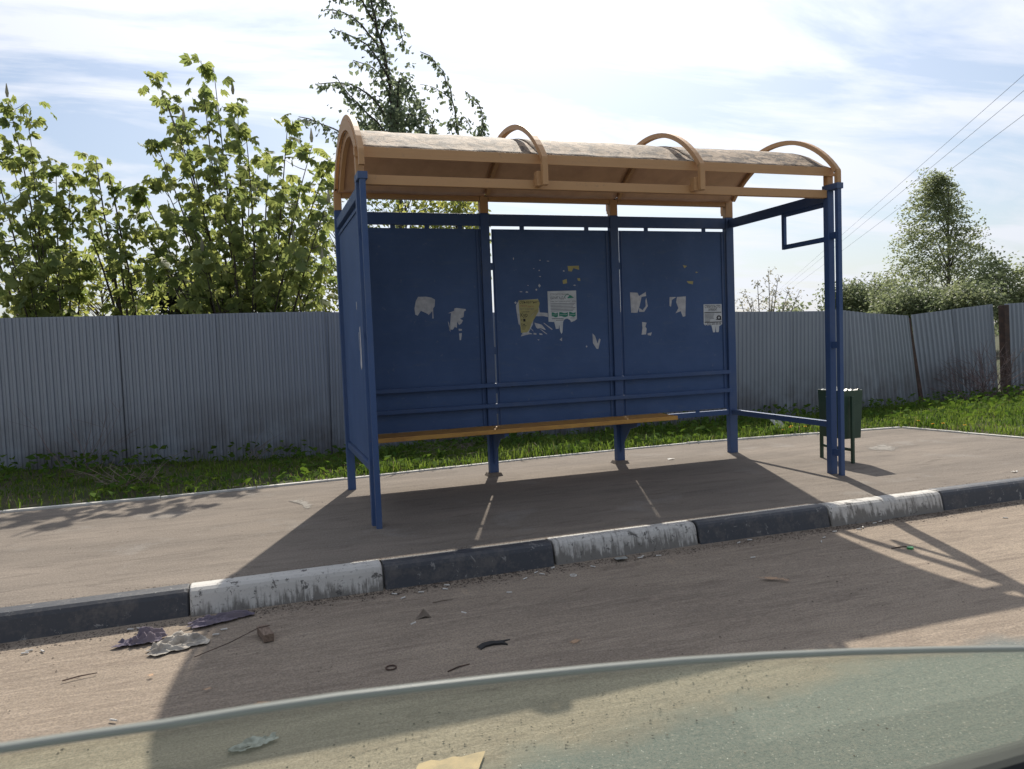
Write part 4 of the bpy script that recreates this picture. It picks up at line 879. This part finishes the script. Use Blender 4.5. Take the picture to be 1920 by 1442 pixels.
MB().tube([(-.30, -.05, .004), (-.15, .0, .012), (-.02, .03, .038), (.03, .035, .036)], .0018, 4).build('wire', M['rust'], wb)
rb_ = thing('rubber_scrap', 'curved black forked scrap of rubber in the middle of the shadow', 'rubber scrap', (.21, -1.80, -.134), rz=.2)
b = MB(); b.sweep([(-.075, 0, .004), (-.045, .012, .008), (-.01, .010, .009), (.025, -.004, .007), (.04, -.022, .005)], [(-.016, -.004), (.016, -.004), (.016, .004), (-.016, .004)], (0, 1, 0)); b.tube([(0, .012, .006), (.035, .008, .006), (.075, .006, .005)], [.006, .005, .003], 5); b.build('strip', M['rubber'], rb_)
pp = thing('paper_scrap', 'torn folded paper scrap standing up on the sand in the shadow', 'paper scrap', (0, -1.37, -.134))
MB().add([(-.042, -.012, .002), (-.012, .012, .001), (-.010, .002, .030), (.002, .0, .046), (.014, .008, .001), (.036, -.012, .004), (.008, -.010, .012)], [(0, 1, 2), (1, 4, 3, 2), (4, 5, 3), (0, 2, 6), (3, 5, 6), (2, 3, 6)]).build('folded_paper', M['twig'], pp)
pw = thing('paper_sheet', 'crumpled white paper leaning in the grass left of the green bin', 'paper', (4.88, 2.32, .03), rz=-.35)
V, F = grid(np.linspace(-.055, .055, 7), np.linspace(0, .15, 9), lambda X, Y: 0*X); V2 = V.copy(); V2[:, 2] = V[:, 1]*.85; V2[:, 1] = V[:, 1]*.5+.012*np.sin(V[:, 0]*60); V2[:, 0] += .25*V[:, 1]*-1+.01*np.sin(V[:, 1]*40); npmesh('sheet', V2, F, M['white'], pw)
bc = thing('bottle_cap', 'green bottle cap on the sand near the black kerb stone at the right', 'bottle cap', (2.77, -1.47, -.134)); MB().tube([(0, 0, 0), (0, 0, .012)], .017, 12).build('cap', M['bottlegreen'], bc)
def ring(x, y, label, r_, mat, z=-.132):
    t = thing('ring', label, 'ring', (x, y, z), 'small rings on the sand'); n_ = 18; vs = []; b = MB()
    b.tube([(r_*math.cos(2*math.pi*i/n_), r_*math.sin(2*math.pi*i/n_), .003) for i in range(n_+1)], .003, 5); b.build('loop', mat, t)
ring(-.23, -1.85, 'small dark ring on the sand in the shadow left of the rubber scrap', .020, M['rust']); ring((0.867, -1.097, -0.133)[0], (0.867, -1.097, -0.133)[1], 'small pale ring on the sand close to the black kerb stone', .017, M['white'])
fl = thing('crushed_cup', 'flattened grey plastic lid at the foot of the white kerb stone', 'plastic lid', ((1.206, -0.985, -0.133)[0], (1.206, -0.985, -0.133)[1], -.118), rz=.1)
V, F = grid(np.linspace(-.05, .05, 9), np.linspace(-.022, .022, 6), lambda X, Y: .008+.006*np.sin(X*60)*np.cos(Y*80)); V[:, :2] *= (1-.5*(V[:, 0:1]/.05)**2*.6); npmesh('lid', V, F, M['bag'], fl)
pb = thing('plastic_bag', 'torn clear plastic film lying on sunlit sand seen through the car window', 'plastic film', ((-0.738, -2.253, -0.133)[0], (-0.738, -2.253, -0.133)[1], -.134), rz=.2)
V, F = grid(np.linspace(-.075, .075, 16), np.linspace(-.03, .03, 9), lambda X, Y: .006+.010*np.abs(np.sin(X*45+Y*30))*np.cos(Y*30)); V[:, 1] *= 1-.5*np.abs(V[:, 0]/.075); V[:, :2] += rng.normal(0, .0035, (len(V), 2)); V[:, 2] += np.abs(rng.normal(0, .004, len(V))); npmesh('film', V, F, M['bag'], pb)
for (x, y), L_, an, lb in (((0.014, -1.955, -0.133)[:2], .10, .35, 'straight dark stick on the sand in the shadow'), ((2.747, -1.43, -0.133)[:2], .13, -.1, 'thin stick beside the green bottle cap'), ((0.134, -1.189, -0.133)[:2], .10, .1, 'pale straw lying left of the kerb stones joint'), ((0.63, -1.003, -0.133)[:2], .14, .12, 'long pale stick close to the black kerb stone'), ((-1.387, -1.431, -0.133)[:2], .12, .25, 'crooked stick on the sunlit sand at the left')):
    t = thing('stick', lb, 'stick', (x, y, -.133), 'sticks on the sand', an); MB().tube([(-L_/2, 0, .003), (0, .004, .004), (L_/2, -.003, .003)], [.0028, .003, .0018], 5).build('twig', M['twig' if 'pale' in lb else 'rust'], t)
butt = MB().tube([(-.014, 0, .0036), (.014, 0, .0036)], .0036, 7); first = None
bp_ = [(-1.164, -1.045, -0.133), (-1.27, -0.983, -0.133), (-1.233, -0.986, -0.133), (-0.899, -1.185, -0.133), (-0.867, -1.138, -0.133), (-1.597, -1.082, -0.133), (-1.653, -1.057, -0.133), (-1.664, -1.076, -0.133), (-0.07, -1.009, -0.133), (-0.039, -1.075, -0.133), (0.061, -1.035, -0.133), (0.184, -1.039, -0.133), (0.204, -0.993, -0.133), (0.471, -1.21, -0.133), (0.611, -1.054, -0.133), (0.694, -0.994, -0.133), (0.718, -1.026, -0.133), (0.803, -0.953, -0.133), (1.015, -1.024, -0.133), (1.318, -0.995, -0.133), (1.341, -0.983, -0.133), (1.432, -1.004, -0.133), (1.98, -0.982, -0.133), (2.069, -0.961, -0.133), (1.895, -1.233, -0.133), (2.436, -1.147, -0.133), (2.506, -1.089, -0.133), (2.647, -1.02, -0.133), (2.817, -1.035, -0.133), (2.868, -1.017, -0.133), (2.998, -0.978, -0.133), (3.057, -0.962, -0.133), (-0.057, -1.422, -0.133), (0.188, -1.388, -0.133), (3.83, -1.209, -0.133), (-1.196, -1.883, -0.133)]
for x, y, z in bp_:
    if y > -.965: y = -.965
    if first is None: o = butt.build('cigarette_butt', M['white']); first = o
    else: o = first.copy(); col.objects.link(o)
    o.location = (x, y, -.133+.02*max(0, min(1, (y+1.25)/.35))**2); o.rotation_euler = (0, 0, random.uniform(-1, 1)); 
    st_ = ['black stone at the far left', 'left white stone', 'middle black stone', 'middle white stone', 'black stone right of the middle', 'right white stone', 'far right black stone'][sum(x > j for j in (-1.02, -.10, .84, 1.755, 2.71, 3.64))]
    o['label'] = 'white cigarette butt ' + ('close to the foot of the ' if y > -1.06 else 'on open sand before the ') + st_.replace('stone', 'kerb stone'); o['category'] = 'cigarette butt'; o['group'] = 'cigarette butts along the kerb'
# flat patches lying on the ground, 4 mm up
def patch(name, label, poly, z, mat, cat):
    cx0 = sum(p[0] for p in poly)/len(poly); cy0 = sum(p[1] for p in poly)/len(poly); pts = []
    for i in range(len(poly)):
        a, b_ = poly[i], poly[(i+1) % len(poly)]
        for k in range(6): t = k/6; j = random.uniform(-.04, .04)*math.hypot(b_[0]-a[0], b_[1]-a[1])*(k > 0); pts.append((a[0]+(b_[0]-a[0])*t-cx0+j, a[1]+(b_[1]-a[1])*t-cy0+j))
    o = MB().add([(x, y, 0) for x, y in pts]+[(0, 0, 0)], [(i, (i+1) % len(pts), len(pts)) for i in range(len(pts))]).build(name, mat); o.location = (cx0, cy0, z)
    at = o.data.attributes.new('edge', 'FLOAT', 'POINT'); at.data.foreach_set('value', [0.]*len(pts)+[1.])
    o['label'] = label; o['category'] = cat; return o
patch('paint_patch', 'worn yellow paint patch on the grey asphalt seen through the car window', [(-0.269, -2.565, -0.133)[:2], (-0.064, -2.574, -0.133)[:2], (-0.102, -2.646, -0.133)[:2], (-0.16, -2.791, -0.133)[:2], (-0.338, -2.718, -0.133)[:2]], -.126, M['paintmark'], 'paint patch')
patch('sand_patch', 'orange sandy stain in the shadow just above the car window edge', [(-0.783, -1.952, -0.133)[:2], (-0.73, -1.928, -0.133)[:2], (-0.666, -1.951, -0.133)[:2], (-0.64, -1.992, -0.133)[:2], (-0.73, -1.988, -0.133)[:2]], -.128, M['sandmark'], 'sand patch')
patch('sand_patch', 'small orange stain right of the black rubber scrap', [(0.478, -1.904, -0.133)[:2], (0.542, -1.877, -0.133)[:2], (0.557, -1.909, -0.133)[:2], (0.501, -1.944, -0.133)[:2]], -.128, M['sandmark'], 'sand patch')
patch('sand_patch', 'long pale sandy streak in the shadow before the second black kerb stone', [(1.627, -1.492, -0.133)[:2], (1.767, -1.53, -0.133)[:2], (1.876, -1.64, -0.133)[:2], (1.814, -1.675, -0.133)[:2], (1.701, -1.575, -0.133)[:2]], -.128, M['sandmark'], 'sand patch')
patch('sand_patch', 'small orange fleck on sunlit sand left of the shadow edge', [(-1.142, -1.527, -0.133)[:2], (-1.11, -1.51, -0.133)[:2], (-1.1, -1.546, -0.133)[:2], (-1.127, -1.559, -0.133)[:2]], -.128, M['sandmark'], 'sand patch')
patch('sand_patch', 'small orange fleck just inside the shadow at the left', [(-0.933, -1.755, -0.133)[:2], (-0.891, -1.74, -0.133)[:2], (-0.873, -1.762, -0.133)[:2], (-0.908, -1.775, -0.133)[:2]], -.128, M['sandmark'], 'sand patch')
patch('cement_spill', 'pale cement spill on the footway left of the shelter', [(-0.541, 1.131, 0.0)[:2], (-0.412, 1.235, 0.0)[:2], (-0.285, 0.824, 0.0)[:2], (-0.308, 0.624, 0.0)[:2], (-0.408, 0.622, 0.0)[:2], (-0.414, 0.854, 0.0)[:2]], .004, M['pale_dust'], 'cement spill')
patch('cement_spill', 'pale washed-out patch on the footway right of the green bin', [(4.742, 0.987, 0.0)[:2], (5.137, 1.073, 0.0)[:2], (5.045, 0.698, 0.0)[:2], (4.783, 0.477, 0.0)[:2], (4.519, 0.575, 0.0)[:2], (4.497, 0.742, 0.0)[:2]], .004, M['pale_dust'], 'cement spill')
for (x, y, z), s_, lb in (((2.833, 1.225, 0.0), .03, 'crumpled white scrap on the footway under the right bench end'), ((4.652, -0.635, 0.0), .022, 'white scrap on the footway at the right edge')):
    t = thing('paper_scrap', lb, 'paper scrap', (x, y, .003)); V, F = grid(np.linspace(-s_, s_, 6), np.linspace(-s_*.5, s_*.5, 4), lambda X, Y: .006+rng.normal(0, .003, X.shape)); npmesh('crumple', V, F, M['white'], t)
# loose dirt, crumbs and small stones
def crumbs(name, n, fx_, fy_, s0, s1, mat, z0=-.134, **pr):
    x = fx_(n); y = fy_(n); k = (y < -.938) if z0 < -.1 else np.ones(n, bool); x, y = x[k], y[k]; n = len(x); s = rng.uniform(s0, s1, n)*rng.uniform(.4, 1, n)
    z = z0+(.02*np.clip((y+1.25)/.35, 0, 1)**2 if z0 < -.1 else 0)
    th = rng.uniform(0, 6.28, n); base = np.array([[-1, -.6, 0], [1, -.5, 0], [.2, .9, 0], [0, 0, .9]])*rng.uniform(.5, 1.3, (n, 4, 3))
    c_, s_ = np.cos(th)[:, None], np.sin(th)[:, None]; X = base[..., 0]*c_-base[..., 1]*s_; Y = base[..., 0]*s_+base[..., 1]*c_
    V = np.stack([X*s[:, None]+x[:, None], Y*s[:, None]+y[:, None], base[..., 2]*s[:, None]*.7+np.broadcast_to(z, (n,))[:, None]], -1).reshape(-1, 3); o = np.arange(n)[:, None]*4
    F = np.concatenate([o+np.array([[0, 1, 3]]), o+np.array([[1, 2, 3]]), o+np.array([[2, 0, 3]])]); return npmesh(name, V, F, mat, None, kind='stuff', **pr)
u_ = lambda a, b_: (lambda n: rng.uniform(a, b_, n))
crumbs('kerb_dirt', 9000, u_(-3, 8), lambda n: -.94-np.abs(rng.normal(0, .045, n)), .002, .009, M['black_debris'], label='dark leaf crumbs and dirt gathered along the foot of the kerb', category='dirt')
crumbs('road_crumbs', 800, u_(-2.5, 4), u_(-3.1, -1.0), .002, .008, M['black_debris'], label='dark crumbs scattered over the sandy road edge', category='dirt')
crumbs('road_crumbs', 900, u_(-1.5, 3), lambda n: rng.normal(-2.50, .10, n), .002, .008, M['black_debris'], label='band of soil crumbs where the sand meets the asphalt', category='dirt')
crumbs('pale_grit', 1600, u_(-1.5, 3), u_(-3.3, -2.55), .001, .0035, M['edging'], label='pale grit on the grey asphalt', category='grit')
crumbs('footway_grit', 1200, u_(-3, 7), u_(-.78, 1.7), .0015, .006, M['black_debris'], .0005, label='small crumbs on the dusty footway', category='grit')
crumbs('kerb_grit', 1500, u_(-3, 7), lambda n: -.79+np.abs(rng.normal(0, .025, n)), .0015, .006, M['black_debris'], .0005, label='grit and leaf bits behind the kerb stones', category='grit')

# ---------------- overhead wires ----------------
dv = Vector((.58241, .86020, -.0102))
for p0, lb in (((17.03, 8.68, 7.0), 'uppermost of the three overhead wires at the right'), ((17.01, 8.67, 6.62), 'middle of the three overhead wires at the right'), ((16.98, 8.64, 6.05), 'lowest of the three overhead wires at the right')):
    t = thing('power_line', lb, 'wire', (0, 0, 0), 'overhead wires'); p0 = Vector(p0)
    MB().tube([p0+dv*s_+Vector((0, 0, .000012*(s_-60)**2-.04)) for s_ in (-60, -30, -10, 0, 10, 25, 40, 60, 90, 130, 200, 300)], .0055, 5).build('wire', M['grey_ink'], t); rebase(t, p0)

# ---------------- car door with its lowered window ----------------
GT = [(-0.85996, -4.4, 0.9819), (-0.81488, -4.4, 0.97388), (-0.76421, -4.4, 0.96873), (-0.73645, -4.4, 0.96789), (-0.707, -4.4, 0.96656), (-0.67128, -4.4, 0.96592), (-0.63291, -4.4, 0.96451), (-0.59411, -4.4, 0.96193), (-0.55233, -4.4, 0.9589), (-0.50723, -4.4, 0.95508), (-0.45839, -4.4, 0.95037), (-0.40532, -4.4, 0.94407), (-0.34741, -4.4, 0.93626), (-0.28394, -4.4, 0.92672), (-0.21404, -4.4, 0.91553), (-0.13665, -4.4, 0.90061), (-0.01545, -4.4, 0.87212)]
door = thing('car_door', 'dark car door with a half-lowered green-tinted window along the bottom edge', 'car door')
b = MB(); n = len(GT); zb = .72
vs = []
for off in (0, .004):
    vs += [(x, y+off, z-.003) for x, y, z in GT]+[(x, y+off+.035, zb) for x, y, z in GT]
fs = [(i, i+1, n+i+1, n+i) for i in range(n-1)]+[(2*n+i, 3*n+i, 3*n+i+1, 2*n+i+1) for i in range(n-1)]
fs += [(0, n, 3*n, 2*n), (n-1, 3*n-1, 4*n-1, 2*n-1)]
b.add(vs, fs).build('window_glass', M['glass'], door)
MB().sweep([(x, y+.002, z-.0012) for x, y, z in GT], [(-.0021, -.0013), (.0021, -.0013), (.0021, .0013), (-.0021, .0013)], (0, 1, 0)).build('glass_edge', M['rim'], door, smooth=True)
MB().box((-1.5, -4.400, .80), (.7, -4.378, .842)).build('belt_seal', M['rubber'], door, bevel=.006)
MB().box((-1.5, -4.350, .70), (.7, -4.335, .755)).build('belt_seal', M['rubber'], door, bevel=.006)
MB().box((-1.5, -4.43, .10), (.7, -4.402, .838)).build('inner_trim', M['rubber'], door, bevel=.01)
MB().box((-1.5, -4.333, .02), (.7, -4.29, .748)).build('outer_panel', M['carpaint'], door, bevel=.01)
MB().box((-1.5, -4.4015, .0), (.7, -4.3335, .69)).build('door_core', M['rubber'], door)
rebase(door, (-.4, -4.37, 0))
scene.render.engine = 'CYCLES'
